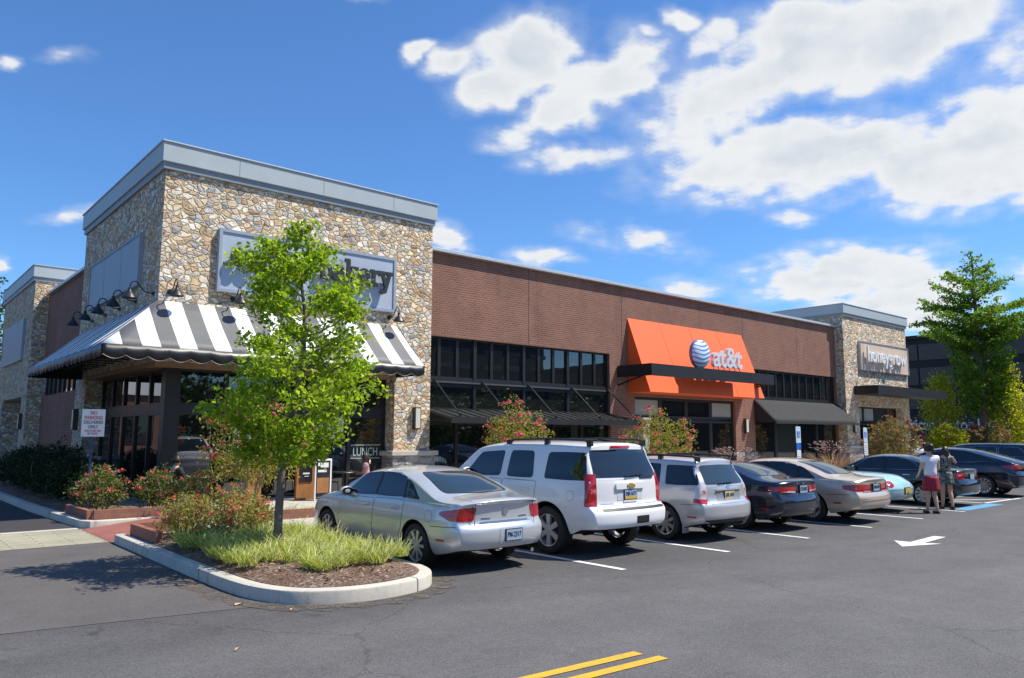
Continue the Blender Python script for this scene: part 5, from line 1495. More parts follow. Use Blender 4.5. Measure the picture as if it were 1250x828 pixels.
# 6 pale blue open two-seater
SKYB = m_carpaint('pale_blue_paint', (.36, .60, .66), .1, .3)
SEATM = plain('black_seat', (.02, .02, .02), .6)
TB = dict(ACC); TB.update(L=4.73, wb=2.72, ro=1.22, paint=SKYB, recess=SKYB, chrome=False, glass=CARGLASS, rearc=.24,
    top=[(-1.22, .80), (-1.1, .88), (-.8, .96), (-.2, 1.01), (.4, 1.02), (1.0, 1.0), (1.55, 1.0), (2.1, .99), (2.5, .96), (2.9, .92), (3.3, .82), (3.51, .66)],
    crown=[(-1.22, .10), (-.6, .10), (0, .09), (2.4, .08), (3.51, .12)],
    belt=[(-1.22, .68), (-.5, .86), (.5, .89), (1.5, .89), (2.4, .86), (3.2, .74), (3.51, .5)],
    rear=[(.3, .12), (.4, .04), (.5, .01), (.6, 0), (.72, .06), (.85, .16), (1.0, .2)],
    pillar=False, windows=[], doors=[dict(o=[(.95, .32), (2.1, .30), (2.16, .6), (2.1, .86), (.9, .88)], h=(1.1, .76))], backlight=[], mirror=(1.98, .98),
    screen=[(-.70, 2.2, .98), (.70, 2.2, .98), (.60, 1.9, 1.0), (-.60, 1.9, 1.0)],
    lamps=[(LENSR, [(.60 + .12 * math.cos(k * math.pi / 5), -1.0 + .04 * math.cos(k * math.pi / 5), .735 + .085 * math.sin(k * math.pi / 5)) for k in range(10)])],
    bootseam=[[(-.50, -1.05, 1), (-.56, -.3, 1.1), (.56, -.3, 1.1), (.50, -1.05, 1)]], noz=.6,
    patches=[('cockpit', UNDER, [(-.62, .35, 2), (.62, .35, 2), (.62, 1.75, 2), (-.62, 1.75, 2)], (0, 0, -1), .004, .15), ('bumper_gap', TRIM, rect(-.7, .7, .595, .601), (0, 1, 0), .004, .002)],
    plate=(.02, .56, PLATEGOLD, None), spokes=7, sw=.035, alloy=BRIGHT,
    extra=[*[('seat', SEATM, (lambda s_: lambda q: q.box(s_ * .33 - .24, s_ * .33 + .24, .42, .58, .85, 1.12))(s_)) for s_ in (-1, 1)], ('windscreen_frame', CHROME, lambda q: q.tube([(-.72, 2.12, .96), (-.60, 1.75, 1.24), (.60, 1.75, 1.24), (.72, 2.12, .96)], .018, 8))])
car6, _ = make_car(TB, (14.3, -10.15, 0), R_(0), 'pale blue open two seater with round red tail lamps', cat='car')
# 7 black saloon with bright window trim
BLACKP = m_carpaint('blue_black_paint', (.012, .016, .022), .2, .22)
CAM = dict(ACC); CAM.update(paint=BLACKP, recess=BLACKP, handle=CHROME, chrome=True, wb=2.78, L=4.85, tw=.215,
    lamps=[(LENSR, [(.52, -1.03, .78), (.50, -1.03, .95), (.70, -.95, .965), (.88, -.66, .94), (.88, -.66, .86), (.80, -.9, .79)]), (LENSW, [(.53, -1.03, .86), (.53, -1.03, .90), (.74, -.92, .91), (.76, -.9, .87)])], lr=.03,
    plate=(.0, .84, PLATE, None), spokes=10, sw=.022, alloy=ALLOY,
    patches=[('chrome_bar', CHROME, rect(-.42, .42, .925, .955), (0, 1, 0), .012, .01), ('boot_gap', UNDER, rect(-.6, .6, .725, .731), (0, 1, 0), .004, .002)])
car7, _ = make_car(CAM, (17.33, -10.75, 0), R_(.2), 'black saloon with bright window trim behind the two walking women')
# 8 dark fastback by the striped aisle
INK = m_carpaint('ink_blue_paint', (.008, .012, .024), .25, .22)
CRO = dict(ACC); CRO.update(paint=INK, recess=INK, chrome=True, wb=2.80, L=5.0, ro=1.12, R=.36, track=1.62, tw=.235,
    top=[(-1.12, 1.10), (-1.0, 1.165), (-.7, 1.25), (-.3, 1.36), (.2, 1.50), (.7, 1.59), (1.2, 1.61), (1.6, 1.56), (2.1, 1.36), (2.6, 1.12), (3.1, 1.03), (3.6, .90), (3.88, .68)],
    crown=[(-1.12, .06), (-.6, .08), (0, .09), (.8, .08), (2.4, .08), (3.88, .12)],
    belt=[(-1.12, 1.02), (-.5, 1.06), (.5, 1.05), (1.5, 1.03), (2.4, .98), (3.2, .86), (3.88, .55)],
    plan=[(-1.12, .82), (-.95, .88), (-.6, .925), (0, .95), (1.3, .95), (2.5, .94), (3.0, .90), (3.5, .82), (3.88, .66)],
    rear=[(.3, .10), (.42, .02), (.55, 0), (.74, 0), (.78, .03), (.82, .085), (1.05, .09), (1.12, .05), (1.2, .1)],
    windows=[[(-.42, 1.18), (.98, 1.10), (.98, 1.50), (.55, 1.48), (.0, 1.34)], [(1.10, 1.10), (2.15, 1.08), (1.62, 1.42), (1.10, 1.50)]],
    doors=[dict(o=[(.38, .65), (.54, .34), (1.04, .32), (1.04, 1.04), (.22, 1.05)], h=(.42, .93)), dict(o=[(1.07, .32), (2.2, .32), (2.24, .65), (2.14, 1.0), (1.07, 1.03)], h=(1.28, .92))],
    mirror=(2.05, 1.10), backlight=[(-.66, 1.17), (.66, 1.17), (.52, 1.50), (-.52, 1.50)],
    screen=[(-.72, 2.6, 1.14), (.72, 2.6, 1.14), (.57, 1.75, 1.50), (-.57, 1.75, 1.50)],
    lamps=[(LENSR, [(.50, -1.05, .90), (.52, -1.05, 1.04), (.70, -.98, 1.06), (.915, -.62, 1.03), (.92, -.60, .98), (.86, -.88, .91)]), (LENSW, [(.56, -1.03, 1.035), (.58, -1.03, 1.065), (.72, -.96, 1.08), (.80, -.85, 1.06)])], lr=.03,
    bootseam=[], plate=(.0, .92, PLATE, None), spokes=12, sw=.022, patches=[('boot_gap', UNDER, rect(-.6, .6, .80, .806), (0, 1, 0), .004, .002)])
car8, _ = make_car(CRO, (22.0, -10.7, 0), R_(.2), 'dark blue fastback with a rounded glass tail beside the striped aisle')
# 9 long dark blue wagon at the frame edge
MID = m_carpaint('midnight_paint', (.016, .028, .055), .3, .25)
FLX = white_suv(); FLX.update(paint=MID, recess=MID, chrome=True, L=5.2, wb=3.0, ro=1.12, R=.37, archgap=.05,
    top=[(-1.12, 1.60), (-1.0, 1.66), (-.6, 1.70), (.4, 1.72), (1.4, 1.70), (1.9, 1.62), (2.4, 1.34), (2.85, 1.10), (3.2, 1.05), (3.7, .96), (4.0, .72)],
    belt=[(-1.12, 1.12), (0, 1.11), (2.0, 1.10), (2.8, 1.05), (3.5, .92), (4.0, .62)],
    windows=[[(-.86, 1.17), (.2, 1.16), (.2, 1.54), (-.50, 1.52)], [(.3, 1.16), (1.15, 1.15), (1.15, 1.55), (.3, 1.54)], [(1.25, 1.15), (2.3, 1.13), (1.85, 1.48), (1.25, 1.55)]],
    doors=[dict(o=[(.30, .55), (.5, .36), (1.20, .36), (1.20, 1.10), (.25, 1.10)], h=(.5, .98)), dict(o=[(1.23, .36), (2.36, .36), (2.42, .6), (2.38, 1.08), (1.23, 1.10)], h=(1.46, .98))],
    backlight=[(-.74, 1.18), (.74, 1.18), (.66, 1.55), (-.66, 1.55)], mirror=(2.15, 1.18),
    screen=[(-.78, 2.8, 1.14), (.78, 2.8, 1.14), (.64, 2.0, 1.56), (-.64, 2.0, 1.56)],
    lamps=[(LENSR, [(.70, -1.0, .92), (.72, -1.0, 1.06), (.95, -.85, 1.06), (.96, -.84, .92)])], boot=[(-.72, .80), (.72, .80), (.72, 1.12), (-.72, 1.12)],
    patches=[], extra=[('wiper', TRIM, lambda q: q.bar((-.1, -1.0, 1.2), (.3, -.98, 1.22), .02))], plate=(.0, .9, PLATE, None), noz=.7)
car9, _ = make_car(FLX, (28.75, -9.3, 0), R_(0), 'long midnight blue wagon with a bright strip round its windows, at the right edge', cat='suv')
# 10 white pick-up in the far lot
PICK = dict(FLX); PICK.update(paint=WHITEP, recess=WHITEP, chrome=False, L=5.4, wb=3.2, ro=1.2, R=.37,
    top=[(-1.2, 1.06), (-1.0, 1.06), (.0, 1.06), (1.02, 1.07), (1.10, 1.70), (1.5, 1.78), (2.05, 1.76), (2.3, 1.70), (2.75, 1.36), (3.0, 1.12), (3.5, 1.08), (3.95, .98), (4.2, .8)],
    belt=[(-1.2, 1.0), (1, 1.0), (2.0, 1.06), (2.8, 1.03), (3.5, .96), (4.2, .66)],
    plan=[(-1.2, .90), (-1.0, .94), (-.6, .965), (0, .97), (1.5, .97), (2.8, .965), (3.4, .94), (3.9, .88), (4.2, .76)],
    windows=[[(1.26, 1.12), (1.62, 1.12), (1.62, 1.60), (1.26, 1.58)], [(1.74, 1.12), (2.72, 1.10), (2.36, 1.52), (1.74, 1.62)]],
    doors=[dict(o=[(1.66, .42), (2.7, .42), (2.74, .7), (2.74, 1.05), (1.66, 1.06)], h=(1.85, .98))], backlight=[], boot=[(-.7, .6), (.7, .6), (.7, 1.0), (-.7, 1.0)],
    screen=[(-.74, 2.9, 1.18), (.74, 2.9, 1.18), (.62, 2.4, 1.58), (-.62, 2.4, 1.58)], mirror=(2.62, 1.2),
    lamps=[(LENSR, [(.82, -1.1, .75), (.82, -1.1, .98), (.93, -1.0, .98), (.93, -1.0, .75)])], extra=[], plate=(0, .7, PLATE, None))
car10, _ = make_car(PICK, (48.6, 1.25, 0), R_(48), 'white pick-up truck in the far lot behind the shrubs', group=None, cat='truck', name='pickup_truck')
# 11 another white wagon across the lot, seen mirrored in the bakery glass
S11 = white_suv()
car11, _ = make_car(S11, (7.0, -23.2, 0), R_(2), 'white off-road wagon across the lot, mirrored in the bakery window', group=None, cat='suv')
car11.rotation_euler = (0, 0, R_(0))

# ================================================================== vegetation
def quads(name, C_, N, U, ln, wd, mats, parent, inv=False, fold=.25):
    """leaf blades: centres C_, normals N, long axes U (arrays n x 3), lengths ln, widths wd"""
    N = N / np.linalg.norm(N, axis=1, keepdims=True)
    U = U - N * (U * N).sum(1, keepdims=True); U /= np.maximum(np.linalg.norm(U, axis=1, keepdims=True), 1e-6)
    V_ = np.cross(N, U)
    ln = ln[:, None]; wd = wd[:, None]
    a = C_ - U * ln * .5; c = C_ + U * ln * .5 - N * ln * .12
    b = C_ + V_ * wd * .5 + N * wd * fold * .5; d = C_ - V_ * wd * .5 + N * wd * fold * .5
    v = np.stack([a, b, c, d], 1).reshape(-1, 3); n = len(C_)
    me = bpy.data.meshes.new(name)
    me.vertices.add(4 * n); me.loops.add(4 * n); me.polygons.add(n)
    me.vertices.foreach_set('co', v.astype(np.float32).ravel())
    me.loops.foreach_set('vertex_index', np.arange(4 * n, dtype=np.int32))
    me.polygons.foreach_set('loop_start', np.arange(0, 4 * n, 4, dtype=np.int32))
    me.update(calc_edges=True)
    return link_mesh(name, me, mats, parent, inv)
def rand_dirs(n, up=.0):
    d = rng.normal(size=(n, 3)); d /= np.linalg.norm(d, axis=1, keepdims=True)
    d[:, 2] += up
    return d / np.linalg.norm(d, axis=1, keepdims=True)
def leaves_at(name, centres, per, spread, ln, wd, m, parent, up=.7, droop=.0, flat=.6, inv=False):
    """per leaves round every centre"""
    c = np.repeat(np.asarray(centres, float), per, 0); n = len(c)
    off = rng.normal(size=(n, 3)) * spread; off[:, 2] *= flat
    c = c + off
    N = rand_dirs(n, up); U = rand_dirs(n); U[:, 2] -= droop
    s = rng.uniform(.7, 1.25, n)
    return quads(name, c, N, U, ln * s, wd * s, m, parent, inv)

def limb(mb, a, b, r0, r1, bend=.08, n=5, mi=0):
    a, b = Vector(a), Vector(b); L = (b - a).length
    o = Vector(rng.normal(size=3)) * bend * L
    pts = [a.lerp(b, k / n) + o * math.sin(math.pi * k / n) for k in range(n + 1)]
    mb.tube(pts, [r0 + (r1 - r0) * k / n for k in range(n + 1)], 7, mi)
    return pts

# the young tree on the island: layered, irregular crown
def young_tree():
    t = thing('young_tree', 'slender young tree with bright green leaves in the kerbed island', 'tree', (-.62, -8.92, .2))
    t.scale = (.925, .925, .925)
    tr = MB()
    trunk = [(0, 0, -.1), (.0, .0, .6), (.03, .0, 1.45), (.13, -.08, 2.1), (.23, -.15, 2.9), (.23, -.15, 3.7), (.13, -.09, 4.4), (.02, -.02, 4.95)]
    tr.tube(trunk, [.075, .062, .056, .05, .042, .03, .02, .008], 10)
    tips = []
    prof = pchip([(1.45, .4), (1.8, .85), (2.3, 1.28), (2.8, 1.5), (3.3, 1.3), (3.8, 1.12), (4.3, 1.02), (4.6, .8), (4.85, .55), (5.1, .25)])
    def tp(z):
        for a, b in zip(trunk[:-1], trunk[1:]):
            if z <= b[2]:
                f = (z - a[2]) / (b[2] - a[2]); return Vector(a).lerp(Vector(b), f)
        return Vector(trunk[-1])
    nb = 50
    for i in range(nb):
        z = 1.48 + 3.32 * (i / (nb - 1)) ** .95
        az = i * 2.399 + rng.uniform(-.4, .4)
        L = prof(z + .12) * rng.uniform(.60, 1.10)
        b = tp(max(z - L * .42, 1.25))
        e = Vector((math.cos(az) * L, math.sin(az) * L, 0)) + tp(z); e.z = z + rng.uniform(-.2, .18)
        pts = limb(tr, b, e, .022 - .003 * z, .005, .06, 6)
        for f in (.38, .52, .64, .76, .87, .97):
            k = f * (len(pts) - 1); p = pts[int(k)].lerp(pts[min(int(k) + 1, len(pts) - 1)], k - int(k))
            if rng.random() < .30: continue
            for s_ in (-1, 1):
                w = L * .30 * (1.1 - f) + .10
                q = p + Vector((-math.sin(az) * s_ * w, math.cos(az) * s_ * w, rng.uniform(-.12, .12))) + Vector((math.cos(az), math.sin(az), 0)) * w * .6
                tips.append(q); tips.append(p.lerp(q, .5))
            tips.append(p)
    tips = np.array([tuple(p) for p in tips])
    leaves_at('crown', tips, 14, .085, .090, .052, L_MAIN, t, up=.85, droop=.5, flat=.8)
    tr.build('trunk', BARK, t, smooth=60)
    return t
young_tree()

def ginkgo():
    t = thing('tall_tree', 'tall dark green tree with long feathery branches before the dark office block', 'tree', (58.3, 1.0, 0))
    tr = MB(); H = 15.6
    tr.tube([(0, 0, -.1), (.05, 0, 4), (0, .05, 9), (-.1, 0, 13), (-.2, 0, H)], [.30, .24, .17, .09, .02], 10)
    prof = pchip([(3.4, 1.3), (4.4, 2.0), (6, 2.5), (7.6, 2.2), (8.6, 2.5), (9.6, 3.6), (10.8, 4.7), (12.2, 4.5), (13.4, 3.0), (14.5, 1.7), (15.3, .5)])
    cs = []
    nb = 84
    for i in range(nb):
        z = 3.6 + 11.8 * (i / (nb - 1)); az = i * 2.399 + rng.uniform(-.5, .5)
        L = prof(z) * rng.uniform(.55, 1.12)
        e = Vector((math.cos(az) * L, math.sin(az) * L, z + rng.uniform(-.2, .4))); b = Vector((0, 0, max(z - L * .42, 2.6)))
        if 10.5 < z < 13: e.z -= .9 * L / 4
        pts = limb(tr, b, e, .05, .012, .05, 6)
        m = int(L / .17)
        for k in range(2, m + 1):
            f = k / m * (len(pts) - 1); p = pts[int(f)].lerp(pts[min(int(f) + 1, len(pts) - 1)], f - int(f))
            cs.append(tuple(p + Vector((0, 0, .06))))
            if k % 2 == 0 and k < m - 2:
                for s_ in (-1, 1):
                    for w in (.3, .6):
                        cs.append(tuple(p + Vector((-math.sin(az) * s_ * w + math.cos(az) * w * .7, math.cos(az) * s_ * w + math.sin(az) * w * .7, rng.uniform(-.1, .15)))))
    cs.append((-.2, 0, H)); cs.append((-.2, 0, H - .3))
    leaves_at('crown', cs, 10, .11, .20, .14, L_GINK, t, up=.5, flat=.8)
    tr.build('trunk', BARK, t, smooth=60)
ginkgo()
def blob_tree(name, label, base, H, R0, z0, leafm, nclump, per, ls, group=None, prof=None, spread=.28, cat='tree', trunk_r=.12):
    t = thing(name, label, cat, base, 0, group)
    tr = MB(); tr.tube([(0, 0, -.1), (.02, 0, H * .5), (0, 0, H * .9)], [trunk_r, trunk_r * .7, trunk_r * .2], 8)
    prof = prof or pchip([(0, .55), (.2, .95), (.5, 1.0), (.75, .78), (.92, .42), (1, .08)])
    cs = []
    for i in range(nclump):
        f = rng.random(); az = rng.uniform(0, 6.283); r = R0 * prof(f) * (rng.random() ** .42) * rng.uniform(.85, 1.08)
        cs.append((math.cos(az) * r, math.sin(az) * r, z0 + (H - z0) * f))
        if i % 9 == 0: limb(tr, (0, 0, max(z0 * .6, cs[-1][2] - r * .8)), cs[-1], trunk_r * .3, trunk_r * .06)
    leaves_at('crown', cs, per, spread, ls, ls * .7, leafm, t, up=.5, flat=.9)
    tr.build('trunk', BARK, t, smooth=60)
    return t
blob_tree('columnar_tree', 'narrow golden green tree beside the far stone tower', (55.6, 2.9, 0), 6.1, 1.25, .5, L_COL, 330, 16, .17, 'narrow golden green trees')
blob_tree('columnar_tree', 'narrow golden green tree at the right edge of the picture', (59.6, -.1, 0), 6.9, 1.45, .5, L_COL, 400, 16, .17, 'narrow golden green trees')
blob_tree('broad_tree', 'green tree far back beyond the left stone tower', (1.5, 56, 0), 15, 3.4, 2, L_HEDGE, 380, 14, .34, None, spread=.5, trunk_r=.3)

def shrub(name, label, base, w, d, h, leafm, n, per, ls, flowers=None, nf=0, fs=.05, fper=7, group=None, stems=7, z0=.1, top=.5, spread=.07, stem_m=BARKT, cat='shrub', fl_top=.35):
    """stems rising from one root, leaf clumps towards their tips, blossom heads on the outer clumps"""
    t = thing(name, label, cat, base, 0, group)
    tr = MB(); cs = []
    ends = []
    for k in range(stems):
        a = 2 * math.pi * k / stems + rng.uniform(-.3, .3); r = rng.uniform(.45, .9)
        e = (math.cos(a) * w / 2 * r, math.sin(a) * d / 2 * r, h * rng.uniform(.65, .92))
        pts = limb(tr, (math.cos(a) * .05, math.sin(a) * .05, -.05), e, .012 + .006 * h, .004, .10, 6)
        ends += pts[2:]
    for i in range(n):
        u = rand_dirs(1)[0]; r = rng.random() ** .36
        z = h * (.5 + .5 * u[2] * r)
        if z < z0: z = z0 + rng.random() * .2 * h
        taper = 1 if z < h * .6 else 1.0
        cs.append((u[0] * w / 2 * r * taper, u[1] * d / 2 * r * taper, z + rng.normal() * .03))
    cs = np.array(cs)
    cs[:, 2] += .09 * h * np.sin(cs[:, 0] * 9 / w + base[0] * 3) * np.cos(cs[:, 1] * 8 / d)
    leaves_at('foliage', cs, per, spread, ls, ls * .62, leafm, t, up=.6)
    tr.build('stem', stem_m, t, smooth=60)
    if flowers is not None and nf:
        rr = np.sqrt((cs[:, 0] / (w / 2)) ** 2 + (cs[:, 1] / (d / 2)) ** 2 + ((cs[:, 2] - h / 2) / (h / 2)) ** 2)
        ok = np.where((rr > .72) & (cs[:, 2] > h * fl_top))[0]
        if len(ok) == 0: ok = np.arange(len(cs))
        pick = rng.choice(ok, min(nf, len(ok)), replace=False)
        fc = cs[pick] * np.array([1.06, 1.06, 1.03])
        leaves_at('blossom', fc, fper, fs * .55, fs, fs * .8, flowers, t, up=.3)
    return t
# left bed: dark evergreen bushes in the shade, roses at the sunny corner
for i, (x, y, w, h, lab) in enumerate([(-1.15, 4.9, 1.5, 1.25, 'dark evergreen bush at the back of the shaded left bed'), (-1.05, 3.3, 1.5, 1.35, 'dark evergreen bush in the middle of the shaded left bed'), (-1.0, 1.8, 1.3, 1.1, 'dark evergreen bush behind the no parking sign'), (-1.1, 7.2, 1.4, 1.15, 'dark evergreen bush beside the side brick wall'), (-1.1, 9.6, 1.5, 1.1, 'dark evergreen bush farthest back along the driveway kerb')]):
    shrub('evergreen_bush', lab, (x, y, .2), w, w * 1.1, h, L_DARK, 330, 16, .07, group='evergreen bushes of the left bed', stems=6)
for i, (x, y, w, h, n, nf, lab) in enumerate([(-1.15, -.2, .9, .85, 150, 9, 'red rose bush at the left end of the kerb bed'), (-1.12, -1.35, .9, .95, 190, 18, 'red rose bush behind the low brick edging corner'), (-.25, -1.75, .9, .95, 190, 20, 'red rose bush before the bakery corner glass'), (.45, -2.1, .9, .8, 170, 16, 'red rose bush between the bakery door and the island')]):
    shrub('rose_bush', lab, (x, y, .2), w, w, h * rng.uniform(.85, 1.1), L_ROSE, int(n * .7), 16, .058, ROSER, max(nf - 4, 4), .06, 9, 'rose bushes of the left bed')
for i, (x, y, w, h, n, nf, lab) in enumerate([(-1.05, -6.15, .85, .80, 170, 7, 'olive leaved rose bush over the island kerb, beside the brick edging'), (-.95, -5.45, .8, .75, 150, 8, 'olive leaved rose bush at the back left of the island'), (-.35, -5.75, .9, .92, 190, 11, 'tallest olive leaved rose bush of the island'), (.2, -5.4, .85, .8, 170, 12, 'olive leaved rose bush at the back of the island nearest the saloon'), (-.3, -6.75, .85, .70, 160, 10, 'olive leaved rose bush behind the young tree trunk'), (-.95, -6.95, .7, .5, 110, 4, 'low olive leaved rose bush next to the grass clumps')]):
    shrub('rose_bush', lab, (x, y - .45, .2), w * .92, w * .92, h * .84, L_ROSE2, int(n * .62), 14, .052, ROSER, nf, .055, 9, 'rose bushes of the tree island')
# crepe myrtles
PINK2 = m_leaf('dusky_pink_petal', (.34, .06, .09), (.45, .12, .15), (.5, .22, .22), .3)
def myrtle(label, base, w, h, leafm, fl, nf, n=260, per=16, ls=.075, stems=8, fs=.07, fper=16):
    return shrub('crepe_myrtle', label, base, w, w, h, leafm, n, per, ls, fl, nf, fs, fper, 'crepe myrtles', stems, z0=h * .28, spread=.10, fl_top=.45)
myrtle('pink flowering crepe myrtle between the bakery window and the young tree', (1.25, -3.1, .15), 2.0, 2.55, L_MYR, PINK, 46, n=230)
myrtle('pink flowering crepe myrtle behind the white off-road wagon', (9.1, -2.8, .15), 2.0, 2.6, L_MYR, PINK, 30, n=300)
myrtle('pink flowering crepe myrtle before the doors under the orange sign', (15.3, -2.9, .15), 2.5, 2.45, L_MYR, PINK, 36, n=340)
myrtle('reddish crepe myrtle before the far stone tower', (32.4, -3.3, .15), 2.6, 2.5, L_MYR2, PINK2, 26, n=300, ls=.11, fs=.08)
myrtle('reddish crepe myrtle in the far lot between the narrow trees', (56.5, .4, 0), 3.6, 2.9, L_MYR2, PINK2, 40, n=340, ls=.13, fs=.10)
myrtle('yellowish crepe myrtle in the far lot beside the pick-up truck', (53.2, 1.7, 0), 2.4, 2.6, L_COL, PINK, 6, n=300, ls=.13, fs=.1)
# arching blades
def blades(n, L, w, spread, lean, seg=5):
    m = MB()
    for i in range(n):
        a = rng.uniform(0, 6.283); r = spread * math.sqrt(rng.random()); ln = L * rng.uniform(.6, 1.15); le = lean * rng.uniform(.35, 1.2)
        ux, uy = math.cos(a), math.sin(a); px, py = -uy, ux
        b = rng.uniform(0, 6.283); bx, by = math.cos(b) * r, math.sin(b) * r
        vs = []
        for k in range(seg + 1):
            t = k / seg
            th = le * t * 1.5
            rad = ln * (math.sin(th) / max(le * 1.5, .01) + .0) * .9
            z = ln * (t - .42 * le * t * t)
            ww = w * (1 - .8 * t ** 2) * .5
            vs += [(bx + ux * rad - px * ww, by + uy * rad - py * ww, z), (bx + ux * rad + px * ww, by + uy * rad + py * ww, z + .004)]
        m.add(vs, [(2 * k, 2 * k + 1, 2 * k + 3, 2 * k + 2) for k in range(seg)])
    return m
proto = []
for i in range(4):
    o = blades(150, .33, .009, .11, 1.75).build('grass_clump', L_LIR)
    proto.append(o)
spots = []
tries = 0
def inside_isl(x, y):
    return -1.48 < x < .42 and not ((x > .05 and y < -10.5) or (x < -1.1 and y < -10.2))
while len(spots) < 84 and tries < 5000:
    tries += 1
    x, y = rng.uniform(-1.5, .46), rng.uniform(-10.75, -7.15)
    if not inside_isl(x, y): continue
    if y < -10.0 and x < -.95: continue
    if all((x - a) ** 2 + (y - b) ** 2 > .0340 for a, b in spots): spots.append((x, y))
for k in range(9): spots.append((.75 + .22 * k, -4.25 + .12 * math.sin(k * 2.1)))
for i, (x, y) in enumerate(spots):
    o = proto[i] if i < 4 else proto[i % 4].copy()
    if i >= 4: COL.objects.link(o)
    s = rng.uniform(.78, 1.12)
    isl_z = .24 if y < -6 else .15
    o.location = (x, y, isl_z); o.rotation_euler = (0, 0, rng.uniform(0, 6.28)); o.scale = (s, s, s)
    if y > -6: tag(o, 'clump of striped yellow green grass in the strip beyond the saloon bonnet', 'grass clump', 'grass clumps of the bed strip')
    else: tag(o, 'clump of striped yellow green grass round the young tree in the island', 'grass clump', 'grass clumps of the island')
for i, (x, y, s, lab) in enumerate([(18.3, -3.9, 1.0, 'burgundy fountain grass behind the navy saloon'), (25.1, -4.0, 1.15, 'burgundy fountain grass before the far stone pier')]):
    t = thing('fountain_grass', lab, 'ornamental grass', (x, y, .15), 0, 'burgundy fountain grasses')
    q = blades(380, 1.05 * s, .020, .16, .95, 6); q.build('blades', L_FOUN, t)
    pts = []; q = MB()
    for k in range(130):
        a = rng.uniform(0, 6.28); r = rng.uniform(.25, .75) * s; h = rng.uniform(.85, 1.25) * s
        e = Vector((math.cos(a) * r, math.sin(a) * r, h)); d_ = Vector((math.cos(a) * .12, math.sin(a) * .12, .04))
        q.tube([e - d_ * .2, e + d_ * .5, e + d_], [.006, .017, .003], 5)
    q.build('plume', plain('tan_plume_%d' % i, (.34, .23, .19), .9), t)
blob = shrub('low_plant', 'low yellow green plant below the far burgundy grass', (25.9, -4.9, .15), 1.2, 1.0, .6, L_COL, 120, 14, .07, None, 0, stems=5)
# twigs, chips and fallen leaves on the mulch
n = 900
cx = np.stack([rng.uniform(-1.52, .45, n), rng.uniform(-11.25, -6.9, n), np.zeros(n)], 1)
f = np.sqrt(((cx[:, 0] + .55) / 1.15) ** 2 + ((cx[:, 1] + 8.6) / 3.0) ** 2)
cx = cx[f < .98]; cx[:, 2] = .185 + .115 * np.clip(1 - ((cx[:, 0] + .55) / 1.15) ** 2 * .9 - ((cx[:, 1] + 8.2) / 3.2) ** 2 * .9, 0, 1)
lit = quads('bark_chips', cx, rand_dirs(len(cx), 1.4), rand_dirs(len(cx)), rng.uniform(.04, .10, len(cx)), rng.uniform(.012, .03, len(cx)), m_leaf('bark_chip', (.10, .06, .04), (.36, .27, .19), (.22, .13, .08), .0, .9), None)
tag(lit, kind='stuff')
# unseen trees behind the camera, added to give the shop glass dark reflections
for i, (x, y, h) in enumerate([(-26, -46, 6.2), (-15, -50, 7), (-4, -49, 5.6), (7, -51, 6.6), (18, -50, 5.8), (29, -52, 6.8), (41, -50, 5.6), (53, -51, 6.4), (66, -50, 6), (80, -49, 6.5)]):
    blob_tree('reflection_tree', 'unseen green tree across the car park, added to darken the shop window reflections', (x, y, 0), h, 6.0, .2, L_HEDGE, 240, 12, .62, 'unseen trees added for the window reflections', spread=.9, trunk_r=.3)

# ================================================================== far buildings
K = 80.23 / 67.23
def fz_(z): return 1.859 + (z - 1.859) * K
def fy_(y): return -19.28 + (y + 19.28) * K
OB = thing('office_block', 'dark three storey office block behind the far trees', 'building', (75, 0, 0))
q = MB(); q.box(75, 95, -70, 46, -.1, fz_(9.85)); dk = q.build('wall', plain('dark_brown_wall', (.016, .014, .013), .7), OB, inv=True)
q = MB(); q.box(74.7, 95.3, -70.3, 46.3, fz_(9.85), fz_(9.85) + .35); q.build('roof_edge', plain('black_roof_edge', (.012, .012, .012), .6), OB, inv=True)
PANM = plain('grey_brown_panel', (.075, .064, .056), .6, var=.15)
DKG = m_glass('dark_office_glass', (.03, .03, .032), .05)
for (za, zb) in [(8.05, 9.38), (6.0, 7.4), (4.0, 5.25)]:
    y = 44.0; k = 0
    while y > -68:
        w_ = 3.1
        q = MB(); q.box(74.9, 75, y - w_, y, fz_(za), fz_(zb)); fo = q.build('window', PANM, OB, inv=True)
        y -= w_ + (.9 if k % 2 else .16); k += 1
q = MB(); q.box(78, 81, fy_(5.4), fy_(6.3), fz_(9.8), fz_(11.1)); q.build('roof_unit', plain('pale_roof_unit', (.4, .4, .4), .6), OB, inv=True)
q = MB(); q.box(74.85, 75, fy_(-8), fy_(10.5), fz_(2.05), fz_(3.35)); q.build('sign_band', BLACK, OB, inv=True)
MI = thing('motel_sign', 'white motel lettering on the dark office block behind the narrow trees', 'sign', (74.8, fy_(5.5), fz_(2.7)))
text_mb('American Motor Inn', 8.1 * K, .95 * K, .08, bold=.012).xform(at(LEFT, 74.80, fy_(5.5), fz_(2.72))).build('lettering', WHITE, MI, inv=True)
q = MB(); q.box(74.9, 75, fy_(6.2), fy_(9.0), fz_(1.2), fz_(2.0)); tag(q.build('banner', plain('magenta_banner', (.30, .012, .07), .5)), 'dark magenta banner below the motel lettering', 'banner')
